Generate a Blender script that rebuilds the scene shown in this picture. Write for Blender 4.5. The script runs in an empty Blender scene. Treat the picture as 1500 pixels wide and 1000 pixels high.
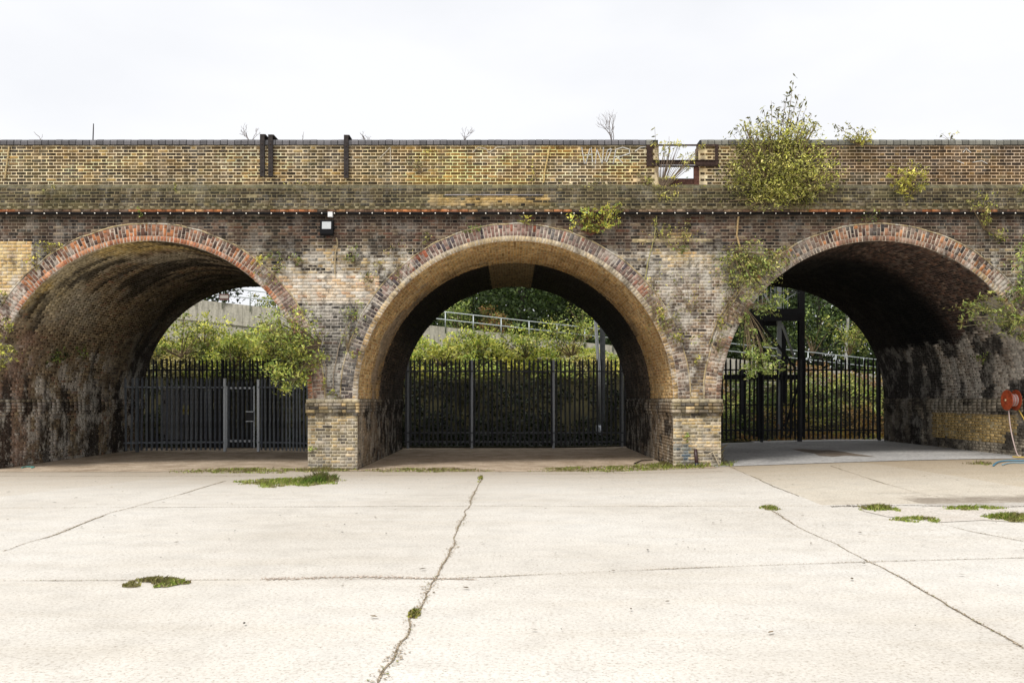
import bpy, math, random
import numpy as np
from math import pi, sin, cos, sqrt, radians
from mathutils import Vector

random.seed(7)
rng = np.random.default_rng(11)
scene = bpy.context.scene
col = scene.collection

# ------------------------------------------------------------------ frame of reference
S = 62.5            # photo pixels per metre on the front face of the viaduct (plane y = 0)
CAMZ = 1.66
HOR = 584.0
def wx(px): return (px - 750.0) / S
def wz(py): return CAMZ + (HOR - py) / S
SPRING = 1.66
RI = 3.70           # intrados radius
RO = 4.10           # extrados radius
ARCHX = [wx(220), wx(755), wx(1287)]
DEPTH = 8.2
XL, XR = -16.0, 16.0

def sst(t):
    t = np.clip(t, 0, 1); return t * t * (3 - 2 * t)
def gz(x, y):
    x = np.asarray(x, float); y = np.asarray(y, float)
    return 0.27 * sst((x - 0.5) / 11.5) * sst((y + 12) / 12)

# ------------------------------------------------------------------ value noise for python-side colours
_perm = rng.random((256, 256))
def vnoise(x, y):
    x = np.asarray(x, float); y = np.asarray(y, float)
    xi = np.floor(x).astype(int); yi = np.floor(y).astype(int)
    fx = x - xi; fy = y - yi
    fx = fx * fx * (3 - 2 * fx); fy = fy * fy * (3 - 2 * fy)
    g = lambda a, b: _perm[a % 256, b % 256]
    return (g(xi, yi) * (1 - fx) + g(xi + 1, yi) * fx) * (1 - fy) + (g(xi, yi + 1) * (1 - fx) + g(xi + 1, yi + 1) * fx) * fy
def fbm(x, y, o=4):
    s = 0; a = .5; n = 0
    for i in range(o):
        s = s + a * vnoise(x * 2 ** i + 17 * i, y * 2 ** i + 31 * i); n += a; a *= .5
    return s / n
def mixc(a, b, t):
    t = np.asarray(t)[..., None]; return a * (1 - t) + np.asarray(b) * t
def smask(v, a, b): return sst((np.asarray(v, float) - a) / (b - a))
def rect(px, py, x0, x1, y0, y1, s=6, j=0):
    px = px + j * (fbm(py * .11, px * .05) - .5); py = py + j * (fbm(px * .11 + 9, py * .05) - .5)
    return smask(px, x0 - s, x0 + s) * smask(-px, -x1 - s, -x1 + s) * smask(py, y0 - s, y0 + s) * smask(-py, -y1 - s, -y1 + s)
def pick(pal, n):
    pal = np.array([tuple(p) + (1,) if len(p) == 3 else p for p in pal], float); w = pal[:, 3] / pal[:, 3].sum()
    return pal[rng.choice(len(pal), n, p=w), :3]

# ------------------------------------------------------------------ object helpers
def link(o, parent=None):
    col.objects.link(o)
    if parent is not None: o.parent = parent
    return o
def tag(o, label=None, cat=None, group=None, kind=None):
    if label: o['label'] = label
    if cat: o['category'] = cat
    if group: o['group'] = group
    if kind: o['kind'] = kind
    return o
def thing(name, label, cat, loc=(0, 0, 0), group=None):
    o = bpy.data.objects.new(name, None); o.location = loc; o.empty_display_size = .2
    link(o); tag(o, label, cat, group); return o
def mesh_obj(name, V, F, mat, parent=None, C=None, smooth=False, origin=None):
    """V (N,3); F list of faces or (M,4)/(M,3) array; C per-vertex colours"""
    V = np.asarray(V, float).reshape(-1, 3)
    if origin is not None: V = V - np.asarray(origin)
    me = bpy.data.meshes.new(name)
    if isinstance(F, np.ndarray):
        m, k = F.shape
        me.vertices.add(len(V)); me.vertices.foreach_set('co', V.astype(np.float32).ravel())
        me.loops.add(m * k); me.loops.foreach_set('vertex_index', F.astype(np.int32).ravel())
        me.polygons.add(m)
        me.polygons.foreach_set('loop_start', np.arange(0, m * k, k, dtype=np.int32))
        me.update(calc_edges=True)
    else:
        me.from_pydata([tuple(v) for v in V], [], F)
    if C is not None:
        C = np.asarray(C, float)
        a = me.color_attributes.new('tint', 'FLOAT_COLOR', 'POINT')
        a.data.foreach_set('color', (C if C.shape[1] == 4 else np.concatenate([C, np.ones((len(C), 1))], 1)).astype(np.float32).ravel())
    if smooth: me.polygons.foreach_set('use_smooth', np.ones(len(me.polygons), bool))
    me.validate(); me.update()
    if mat: me.materials.append(mat)
    o = bpy.data.objects.new(name, me)
    link(o, parent)
    if origin is not None and parent is None: o.location = origin
    return o

class MB:
    """collects quads / tubes / boxes with colours, becomes ONE mesh"""
    def __init__(s): s.V = []; s.F = []; s.C = []; s.n = 0
    def add(s, V, F, c=(1, 1, 1)):
        V = np.asarray(V, float).reshape(-1, 3)
        s.V.append(V)
        s.F += [tuple(int(i) + s.n for i in f) for f in F]
        c = np.asarray(c, float)
        s.C.append(np.tile(c, (len(V), 1)) if c.ndim == 1 else c)
        s.n += len(V)
    def box(s, x0, x1, y0, y1, z0, z1, c=(1, 1, 1)):
        s.add([(x0, y0, z0), (x1, y0, z0), (x1, y1, z0), (x0, y1, z0), (x0, y0, z1), (x1, y0, z1), (x1, y1, z1), (x0, y1, z1)],
              [(0, 3, 2, 1), (4, 5, 6, 7), (0, 1, 5, 4), (1, 2, 6, 5), (2, 3, 7, 6), (3, 0, 4, 7)], c)
    def bar(s, p, q, w, h=None, c=(1, 1, 1), up=(0, 0, 1)):
        p = Vector(p); q = Vector(q); h = h or w
        d = (q - p).normalized(); u = Vector(up)
        if abs(d.dot(u)) > .98: u = Vector((0, 1, 0))
        a = d.cross(u).normalized(); b = a.cross(d)
        V = []
        for e in (p, q):
            for i, j in ((-1, -1), (1, -1), (1, 1), (-1, 1)):
                V.append(tuple(e + a * (i * w / 2) + b * (j * h / 2)))
        s.add(V, [(0, 1, 2, 3), (7, 6, 5, 4), (0, 4, 5, 1), (1, 5, 6, 2), (2, 6, 7, 3), (3, 7, 4, 0)], c)
    def tube(s, pts, r, n=6, c=(1, 1, 1), caps=True):
        pts = [Vector(p) for p in pts]
        if not hasattr(r, '__len__'): r = [r] * len(pts)
        V = []; F = []
        for i, p in enumerate(pts):
            d = (pts[min(i + 1, len(pts) - 1)] - pts[max(i - 1, 0)])
            d = d.normalized() if d.length > 1e-9 else Vector((0, 0, 1))
            u = Vector((0, 0, 1)) if abs(d.z) < .9 else Vector((1, 0, 0))
            a = d.cross(u).normalized(); b = a.cross(d)
            for k in range(n):
                t = 2 * pi * k / n
                V.append(tuple(p + (a * cos(t) + b * sin(t)) * r[i]))
        for i in range(len(pts) - 1):
            for k in range(n):
                F.append((i * n + k, i * n + (k + 1) % n, (i + 1) * n + (k + 1) % n, (i + 1) * n + k))
        if caps: F.append(tuple(range(n - 1, -1, -1))); F.append(tuple((len(pts) - 1) * n + k for k in range(n)))
        s.add(V, F, c)
    def lathe(s, prof, n=24, c=(1, 1, 1), M=lambda v: v):
        """prof [(r,z)] around z axis, M maps the points"""
        V = []; F = []
        for r, z in prof:
            for k in range(n): V.append(M((r * cos(2 * pi * k / n), r * sin(2 * pi * k / n), z)))
        for i in range(len(prof) - 1):
            for k in range(n): F.append((i * n + k, i * n + (k + 1) % n, (i + 1) * n + (k + 1) % n, (i + 1) * n + k))
        F.append(tuple(range(n))); F.append(tuple((len(prof) - 1) * n + k for k in range(n)))
        s.add(V, F, c)
    def build(s, name, mat, parent=None, smooth=False, origin=None):
        return mesh_obj(name, np.concatenate(s.V), s.F, mat, parent, np.concatenate(s.C), smooth, origin)

# ------------------------------------------------------------------ materials
def new_mat(name):
    m = bpy.data.materials.new(name); m.use_nodes = True
    nt = m.node_tree; nt.nodes.clear()
    out = nt.nodes.new('ShaderNodeOutputMaterial')
    return m, nt, out
def nd(nt, t, **kw):
    n = nt.nodes.new(t)
    for k, v in kw.items(): setattr(n, k, v)
    return n
def noise(nt, vec, scale, detail=4, rough=.6):
    n = nd(nt, 'ShaderNodeTexNoise'); n.inputs['Scale'].default_value = scale
    n.inputs['Detail'].default_value = detail; n.inputs['Roughness'].default_value = rough
    nt.links.new(vec, n.inputs['Vector']); return n.outputs['Fac']
def ramp(nt, fac, stops):
    r = nd(nt, 'ShaderNodeValToRGB'); cr = r.color_ramp
    while len(cr.elements) < len(stops): cr.elements.new(.5)
    for e, (p, c) in zip(cr.elements, stops): e.position = p; e.color = (c[0], c[1], c[2], 1) if hasattr(c, '__len__') else (c, c, c, 1)
    nt.links.new(fac, r.inputs[0]); return r.outputs[0]
def mul(nt, a, b, fac=1.0, mode='MULTIPLY'):
    m = nd(nt, 'ShaderNodeMix', data_type='RGBA', blend_type=mode)
    m.inputs[0].default_value = fac
    for s_, v in ((m.inputs[6], a), (m.inputs[7], b)):
        if isinstance(v, tuple): s_.default_value = (*v, 1)
        else: nt.links.new(v, s_)
    return m.outputs[2]
def geo_pos(nt, scale=(1, 1, 1)):
    g = nd(nt, 'ShaderNodeTexCoord'); mp = nd(nt, 'ShaderNodeMapping')
    mp.inputs['Scale'].default_value = scale
    nt.links.new(g.outputs['Object'], mp.inputs['Vector']); return mp.outputs[0]
def bsdf(nt, out, colr, rough=.9, bump=None, bs=.3, bd=.01, metal=0, spec=.3):
    b = nd(nt, 'ShaderNodeBsdfPrincipled')
    if isinstance(colr, tuple): b.inputs['Base Color'].default_value = (*colr, 1)
    else: nt.links.new(colr, b.inputs['Base Color'])
    if isinstance(rough, (int, float)): b.inputs['Roughness'].default_value = rough
    else: nt.links.new(rough, b.inputs['Roughness'])
    b.inputs['Metallic'].default_value = metal
    b.inputs['Specular IOR Level'].default_value = spec
    if bump is not None:
        bp = nd(nt, 'ShaderNodeBump'); bp.inputs['Strength'].default_value = bs; bp.inputs['Distance'].default_value = bd
        nt.links.new(bump, bp.inputs['Height']); nt.links.new(bp.outputs[0], b.inputs['Normal'])
    nt.links.new(b.outputs[0], out.inputs[0]); return b

def mat_brick():
    m, nt, out = new_mat('weathered_brick')
    a = nd(nt, 'ShaderNodeAttribute', attribute_name='tint')
    p = geo_pos(nt); fine = noise(nt, p, 55, 4, .7); mid = noise(nt, p, 9, 5, .65)
    st = noise(nt, geo_pos(nt, (2.2, 2.2, .35)), 1.6, 4, .6)
    c = mul(nt, a.outputs['Color'], ramp(nt, fine, [(.3, .62), (.5, 1.0), (.72, 1.25)]))
    c = mul(nt, c, ramp(nt, mid, [(.28, .62), (.5, 1.0), (.75, 1.22)]))
    c = mul(nt, c, ramp(nt, st, [(.32, .66), (.52, 1.0), (.8, 1.15)]))
    am = a.outputs['Alpha']
    def blotch(vec, sc, lo, hi, colr, amt):
        global _o
        f = ramp(nt, noise(nt, vec, sc, 9, .72), [(lo, 0), (hi, 1)])
        g = nd(nt, 'ShaderNodeMath', operation='MULTIPLY'); nt.links.new(f, g.inputs[0]); nt.links.new(am, g.inputs[1])
        g2 = nd(nt, 'ShaderNodeMath', operation='MULTIPLY'); nt.links.new(g.outputs[0], g2.inputs[0]); g2.inputs[1].default_value = amt
        k = nd(nt, 'ShaderNodeMix', data_type='RGBA'); nt.links.new(g2.outputs[0], k.inputs[0]); nt.links.new(blotch.c, k.inputs[6]); k.inputs[7].default_value = (*colr, 1)
        blotch.c = k.outputs[2]
    blotch.c = c
    blotch(geo_pos(nt, (1, 1, .9)), 3.1, .51, .57, (.045, .038, .033), .72)
    mpv = nd(nt, 'ShaderNodeMapping'); mpv.inputs['Location'].default_value = (31, 7, 12); nt.links.new(geo_pos(nt, (1, 1, .7)), mpv.inputs[0])
    blotch(mpv.outputs[0], 2.3, .515, .59, (.60, .56, .49), .85)
    mp2 = nd(nt, 'ShaderNodeMapping'); mp2.inputs['Location'].default_value = (3, 77, 1); nt.links.new(geo_pos(nt, (1, 1, 1)), mp2.inputs[0])
    blotch(mp2.outputs[0], 7.5, .56, .62, (.50, .46, .40), .6)
    c = blotch.c
    bsdf(nt, out, c, .93, fine, .5, .006, spec=.15); return m
def mat_tint(name, rough=.8, metal=0, scale=20, lo=.75, hi=1.15, bs=.15, spec=.3):
    m, nt, out = new_mat(name)
    a = nd(nt, 'ShaderNodeAttribute', attribute_name='tint')
    f = noise(nt, geo_pos(nt), scale, 4)
    c = mul(nt, a.outputs['Color'], ramp(nt, f, [(.3, lo), (.7, hi)]))
    bsdf(nt, out, c, rough, f, bs, .004, metal, spec); return m
def mat_leaf():
    m, nt, out = new_mat('leaf')
    a = nd(nt, 'ShaderNodeAttribute', attribute_name='tint')
    d = nd(nt, 'ShaderNodeBsdfPrincipled'); d.inputs['Roughness'].default_value = .55; d.inputs['Specular IOR Level'].default_value = .35
    t = nd(nt, 'ShaderNodeBsdfTranslucent'); mx = nd(nt, 'ShaderNodeMixShader'); mx.inputs[0].default_value = .3
    nt.links.new(a.outputs['Color'], d.inputs['Base Color'])
    nt.links.new(mul(nt, a.outputs['Color'], (1.15, 1.2, .6)), t.inputs['Color'])
    nt.links.new(d.outputs[0], mx.inputs[1]); nt.links.new(t.outputs[0], mx.inputs[2]); nt.links.new(mx.outputs[0], out.inputs[0])
    return m
def mat_concrete():
    m, nt, out = new_mat('yard_concrete')
    p = geo_pos(nt)
    big = noise(nt, p, .22, 4, .6); mid = noise(nt, p, 2.2, 5, .7); fine = noise(nt, p, 34, 4, .75)
    band = noise(nt, geo_pos(nt, (.25, 2.4, 1)), 1.0, 4, .6)
    c = ramp(nt, big, [(.3, (.58, .545, .49)), (.5, (.655, .625, .575)), (.7, (.69, .67, .63))])
    c = mul(nt, c, ramp(nt, mid, [(.3, .88), (.55, 1.0), (.75, 1.04)]))
    c = mul(nt, c, ramp(nt, band, [(.3, (.96, .945, .92)), (.55, (1, 1, 1))]))
    c = mul(nt, c, ramp(nt, fine, [(.32, (.60, .54, .48)), (.44, (.93, .92, .90)), (.6, (1.05, 1.05, 1.04))]))
    fl = noise(nt, geo_pos(nt, (.55, 1.3, 1)), 46, 3, .6); flm = noise(nt, p, .9, 5, .6)
    kf = nd(nt, 'ShaderNodeMath', operation='MULTIPLY'); nt.links.new(ramp(nt, fl, [(.60, 0), (.68, 1)]), kf.inputs[0]); nt.links.new(ramp(nt, flm, [(.35, .25), (.6, 1)]), kf.inputs[1])
    k0 = nd(nt, 'ShaderNodeMix', data_type='RGBA', blend_type='MULTIPLY'); nt.links.new(kf.outputs[0], k0.inputs[0]); nt.links.new(c, k0.inputs[6]); k0.inputs[7].default_value = (.52, .46, .40, 1)
    c = k0.outputs[2]
    # exposed aggregate specks
    v = nd(nt, 'ShaderNodeTexVoronoi'); v.inputs['Scale'].default_value = 26; nt.links.new(geo_pos(nt, (1, 1.0, 1)), v.inputs['Vector'])
    spk = noise(nt, p, 8, 3)
    sp = ramp(nt, v.outputs['Distance'], [(.10, (.52, .46, .40)), (.22, (1, 1, 1))])
    k = nd(nt, 'ShaderNodeMix', data_type='RGBA', blend_type='MULTIPLY')
    nt.links.new(ramp(nt, spk, [(.5, 0), (.62, 1)]), k.inputs[0]); nt.links.new(c, k.inputs[6]); nt.links.new(sp, k.inputs[7])
    c = k.outputs[2]
    # shade before the wall painted into the slab colour: darker, browner near y = 0
    pos = nd(nt, 'ShaderNodeSeparateXYZ'); nt.links.new(p, pos.inputs[0])
    ad = nd(nt, 'ShaderNodeMath', operation='MULTIPLY_ADD'); ad.inputs[1].default_value = 2.5; nt.links.new(mid, ad.inputs[0]); nt.links.new(pos.outputs[1], ad.inputs[2])
    mr = nd(nt, 'ShaderNodeMapRange'); mr.inputs['From Min'].default_value = -3.5; mr.inputs['From Max'].default_value = 1.0
    nt.links.new(ad.outputs[0], mr.inputs[0])
    d = nd(nt, 'ShaderNodeMix', data_type='RGBA', blend_type='MULTIPLY')
    nt.links.new(mr.outputs[0], d.inputs[0]); nt.links.new(c, d.inputs[6]); d.inputs[7].default_value = (.66, .60, .53, 1)
    # slab tones: half planes bounded by the joints, given in metres
    c = d.outputs[2]
    def half(a, b, side):      # mask, 1 on one side of the line a-b
        n_ = Vector((-(b[1] - a[1]), b[0] - a[0], 0)).normalized() * side
        dt = nd(nt, 'ShaderNodeVectorMath', operation='DOT_PRODUCT'); nt.links.new(p, dt.inputs[0]); dt.inputs[1].default_value = tuple(n_)
        mr = nd(nt, 'ShaderNodeMapRange'); o_ = n_.x * a[0] + n_.y * a[1]
        mr.inputs['From Min'].default_value = o_ - .02; mr.inputs['From Max'].default_value = o_ + .02; nt.links.new(dt.outputs['Value'], mr.inputs[0]); return mr.outputs[0]
    def both(a, b):
        q = nd(nt, 'ShaderNodeMath', operation='MULTIPLY'); nt.links.new(a, q.inputs[0]); nt.links.new(b, q.inputs[1]); return q.outputs[0]
    def region(c, msk, colr):
        k = nd(nt, 'ShaderNodeMix', data_type='RGBA', blend_type='MULTIPLY'); nt.links.new(msk, k.inputs[0]); nt.links.new(c, k.inputs[6]); k.inputs[7].default_value = (*colr, 1); return k.outputs[2]
    far = half((0, -6.9), (1, -6.9), 1)
    rgt = half((5.0, -.3), (4.75, -6.9), 1)
    c = region(c, both(far, rgt), (.90, .86, .79))
    c = region(c, both(far, half((8.2, -1), (9.1, -6.9), 1)), (.93, .90, .85))
    c = region(c, both(far, half((-7.0, -1), (-9.2, -6.9), -1)), (.96, .94, .91))
    near = half((0, -12.15), (1, -12.15), -1)
    c = region(c, near, (1.03, 1.03, 1.03))
    st = nd(nt, 'ShaderNodeMapRange'); wob = nd(nt, 'ShaderNodeMath', operation='MULTIPLY_ADD'); wob.inputs[1].default_value = 2.2; nt.links.new(mid, wob.inputs[0]); nt.links.new(pos.outputs[1], wob.inputs[2])
    ab = nd(nt, 'ShaderNodeMath', operation='SUBTRACT'); nt.links.new(wob.outputs[0], ab.inputs[0]); ab.inputs[1].default_value = -5.55
    ab2 = nd(nt, 'ShaderNodeMath', operation='ABSOLUTE'); nt.links.new(ab.outputs[0], ab2.inputs[0])
    st.inputs['From Min'].default_value = .75; st.inputs['From Max'].default_value = .1; nt.links.new(ab2.outputs[0], st.inputs[0])
    c = region(c, both(st.outputs[0], half((5.6, 0), (6.4, -8), 1)), (.55, .52, .50))
    bsdf(nt, out, c, .9, fine, .35, .006, spec=.2); return m
def mat_ground(name, a, b, scale=3, bs=.5):
    m, nt, out = new_mat(name)
    p = geo_pos(nt); n1 = noise(nt, p, scale, 6, .7); n2 = noise(nt, p, scale * 14, 4, .7)
    c = mul(nt, ramp(nt, n1, [(.3, a), (.7, b)]), ramp(nt, n2, [(.3, .6), (.6, 1.1)]))
    bsdf(nt, out, c, .95, n2, bs, .015, spec=.1); return m
def mat_wallconc():
    m, nt, out = new_mat('stained_concrete')
    n1 = noise(nt, geo_pos(nt, (3, 3, .5)), 2.2, 5, .7); n2 = noise(nt, geo_pos(nt), 12, 4)
    c = mul(nt, ramp(nt, n1, [(.3, (.24, .22, .18)), (.5, (.5, .47, .40)), (.7, (.62, .58, .50))]), ramp(nt, n2, [(.3, .75), (.6, 1.05)]))
    bsdf(nt, out, c, .9, n2, .3, .01); return m

M_BRICK = mat_brick()
M_LEAF = mat_leaf()
M_STEM = mat_tint('bark', .9, 0, 30, .6, 1.2, .5, .15)
M_STEEL = mat_tint('painted_steel', .55, .3, 9, .6, 1.25, .1, .45)
M_GALV = mat_tint('galvanised_steel', .42, .6, 25, .75, 1.1, .1, .5)
M_RUST = mat_tint('rusty_steel', .85, .1, 14, .55, 1.3, .4, .2)
M_COPE = mat_tint('engineering_brick', .7, 0, 30, .7, 1.2, .4, .3)
M_PLASTIC = mat_tint('plastic', .45, 0, 30, .92, 1.05, .02, .5)
M_BLACK = mat_tint('black_enamel', .8, 0, 30, .9, 1.1, .05, .12)
M_ORANGE = mat_tint('red_enamel', .5, .0, 16, .6, 1.25, .1, .4)
M_PAINT = mat_tint('spray_paint', .8, 0, 18, .75, 1.05, .05, .2)
M_CONC = mat_concrete()
M_DIRT = mat_ground('dry_dirt', (.30, .225, .155), (.62, .51, .39), 1.6, .6)
M_GREYFLOOR = mat_ground('worn_concrete_floor', (.34, .33, .32), (.50, .485, .46), .8, .2)
M_JOINT = mat_ground('joint_filler', (.30, .24, .17), (.56, .49, .39), 5, .5)
M_SOIL = mat_ground('embankment_soil', (.02, .018, .01), (.05, .045, .02), 1.2, .6)
M_CW = mat_wallconc()

# ------------------------------------------------------------------ world, sun, camera
SUN = Vector((-.30, -.45, .84)).normalized()
w = bpy.data.worlds.new('World'); scene.world = w; w.use_nodes = True
nt = w.node_tree; nt.nodes.clear()
wo = nd(nt, 'ShaderNodeOutputWorld'); bg = nd(nt, 'ShaderNodeBackground'); bg.inputs[1].default_value = 0.1
sky = nd(nt, 'ShaderNodeTexSky', sky_type='NISHITA'); sky.sun_disc = False
sky.sun_elevation = math.asin(SUN.z); sky.sun_rotation = math.atan2(SUN.x, SUN.y)
tc = nd(nt, 'ShaderNodeTexCoord'); mp = nd(nt, 'ShaderNodeMapping'); mp.inputs['Scale'].default_value = (1, 1, 2.6)
nt.links.new(tc.outputs['Generated'], mp.inputs[0])
cf = ramp(nt, noise(nt, mp.outputs[0], 1.7, 6, .5), [(.34, .84), (.60, 1.0)])
mx = nd(nt, 'ShaderNodeMix', data_type='RGBA'); nt.links.new(cf, mx.inputs[0])
nt.links.new(sky.outputs[0], mx.inputs[6]); mx.inputs[7].default_value = (9.9, 10.0, 10.3, 1)
nt.links.new(mx.outputs[2], bg.inputs[0]); nt.links.new(bg.outputs[0], wo.inputs[0])
sl = bpy.data.lights.new('sun', 'SUN'); sl.energy = 2.7; sl.angle = radians(14); sl.color = (1, .96, .9)
so = bpy.data.objects.new('sun', sl); so.rotation_euler = SUN.to_track_quat('Z', 'Y').to_euler(); so.location = (-20, -20, 40); link(so)
cd = bpy.data.cameras.new('camera'); cd.lens = 30; cd.sensor_width = 36; cd.shift_y = 84 / 1500; cd.clip_end = 2000; cd.clip_start = .1
co = bpy.data.objects.new('camera', cd); co.location = (0, -20, CAMZ); co.rotation_euler = (radians(90), 0, 0); link(co)
scene.camera = co
scene.view_settings.view_transform = 'Standard'; scene.view_settings.look = 'None'; scene.view_settings.exposure = 0
scene.cycles.max_bounces = 8

# ------------------------------------------------------------------ brick laying
def lay(mapf, U1, U2, V1, V2, hf, C, inset=.003, hb=-.004):
    """bricks as slightly tapered boxes; mapf(u,v,h)->xyz"""
    n = len(U1)
    j = lambda: rng.normal(0, .0016, n)
    u1 = U1 + j(); u2 = U2 + j(); v1 = V1 + j(); v2 = V2 + j()
    us = [u1, u2, u2, u1]; vs = [v1, v1, v2, v2]; su = [1, -1, -1, 1]; sv = [1, 1, -1, -1]
    P = []
    tilt = rng.normal(0, .0012, n)
    for k in range(4): P.append(np.stack(mapf(us[k] + su[k] * inset, vs[k] + sv[k] * inset, hf + tilt * su[k]), -1))
    for k in range(4): P.append(np.stack(mapf(us[k], vs[k], np.full(n, hb)), -1))
    V = np.stack(P, 1).reshape(-1, 3)
    f = np.array([[0, 1, 2, 3], [0, 4, 5, 1], [1, 5, 6, 2], [2, 6, 7, 3], [3, 7, 4, 0]])
    F = (np.arange(n)[:, None, None] * 8 + f[None]).reshape(-1, 4)
    return V, F, np.repeat(C, 8, axis=0)
def rows(u0, u1, v0, v1, bond='flemish', course=.075, j=.0185, phase=0):
    A = []
    k0 = 0; z = v0
    while z < v1 - .02:
        k = int(round(z / course)) + phase
        top = min(z + course - j, v1)
        if bond == 'flemish': seq = [(.215, .1025), (.1025, .215)][0]; off = 0 if k % 2 else .165
        elif bond == 'english': seq = (.215, .215) if k % 2 else (.1025, .1025); off = 0 if k % 2 else .05
        elif bond == 'header': seq = (.1025, .1025); off = (k % 2) * .057
        else: seq = (.215, .215); off = (k % 2) * .1125
        u = u0 - off; i = 0
        while u < u1:
            L = seq[i % 2]; a = max(u, u0); b = min(u + L, u1)
            if b - a > .03: A.append((a, b, z + j * .5, top + j * .5 if top + j * .5 < v1 else v1))
            u += L + j * .9; i += 1
        z += course
    return np.array(A).T
class Bricks:
    def __init__(s): s.V = []; s.F = []; s.C = []; s.n = 0
    def put(s, V, F, C): s.V.append(V); s.F.append(F + s.n); s.C.append(C); s.n += len(V)
    def grid(s, mapf, us, vs, cf, h=0.0):
        U, W = np.meshgrid(us, vs, indexing='ij')
        P = np.stack(mapf(U.ravel(), W.ravel(), np.full(U.size, h)), -1)
        nu, nv = U.shape; idx = np.arange(nu * nv).reshape(nu, nv)
        F = np.stack([idx[:-1, :-1], idx[1:, :-1], idx[1:, 1:], idx[:-1, 1:]], -1).reshape(-1, 4)
        s.put(P, F, cf(U.ravel(), W.ravel()))
    def box(s, x0, x1, y0, y1, z0, z1, c):
        m = MB(); m.box(x0, x1, y0, y1, z0, z1)
        s.put(m.V[0], np.array(m.F), np.tile(np.asarray(c, float), (8, 1)))
    def build(s, name, mat, parent=None):
        V = np.concatenate(s.V); C = np.concatenate(s.C); x, y, z = V.T
        front = y < .03
        py = PY(z)
        a = np.where(z > 6.6, .10, np.where(z > 5.9, .12, .0))
        a = np.where(z <= 5.9, .16 + .60 * smask(-z, -5.35, -4.8), a)
        a = np.where((z < SPRING) & front, .35, a)
        a = np.where(~front & (z < 5.9), .08, a)
        a = np.where(~front & (z < 5.9) & (x < -4), .12 + .6 * smask(-z, -3.2, -1.8), a)
        a = np.where(~front & (z < 3.9) & (x > 9), .35, a)
        a = np.where(~front & (z < 1.3) & (x > 9) & (y < 5) & (y > .9), .12, a)
        a = np.where(~front & (z < SPRING) & (np.abs(x) < 4.2), .5, a)
        a = np.where(~front & (x > 4.3) & (z > 3.3), .02, a)
        a = np.where(~front & (np.abs(x) < 4.2) & (y > 3.2) & (z > 2.2), .02, a)
        return mesh_obj(name, V, np.concatenate(s.F), mat, parent, np.concatenate([C, a[:, None]], 1))

# ---- colour of the front face, as a function of where a brick sits (photo scale used only as a ruler)
def PX(x): return x * S + 750
def PY(z): return HOR - (z - CAMZ) * S
PAL_PARA = [(.095, .064, .033, 5), (.14, .095, .046, 4.5), (.20, .13, .058, 2), (.36, .24, .09, .6), (.055, .041, .028, 4)]
PAL_UP = [(.062, .041, .032, 4), (.10, .062, .046, 4), (.145, .088, .060, 2), (.032, .026, .024, 3.4), (.24, .18, .12, .7)]
PAL_MID = [(.06, .047, .038, 4), (.15, .108, .075, 3), (.27, .20, .13, 2.4), (.46, .345, .19, 2), (.48, .43, .35, 1.2), (.03, .028, .026, 1.6)]
PAL_YEL = [(.72, .50, .22, 4), (.80, .60, .30, 4), (.66, .43, .19, 2), (.76, .58, .38, 2)]
PAL_GREY = [(.13, .118, .105, 3), (.24, .215, .19, 3), (.38, .345, .30, 2.4), (.06, .055, .052, 2.5), (.20, .14, .11, 2)]
PAL_P2 = [(.30, .205, .14, 4), (.42, .30, .205, 3), (.18, .122, .09, 3), (.60, .44, .26, 2.4), (.09, .07, .058, 1)]
PAL_BASE = [(.40, .325, .19, 3), (.26, .215, .14, 3), (.62, .46, .24, 2.2), (.14, .12, .095, 2), (.52, .43, .31, 2)]
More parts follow.
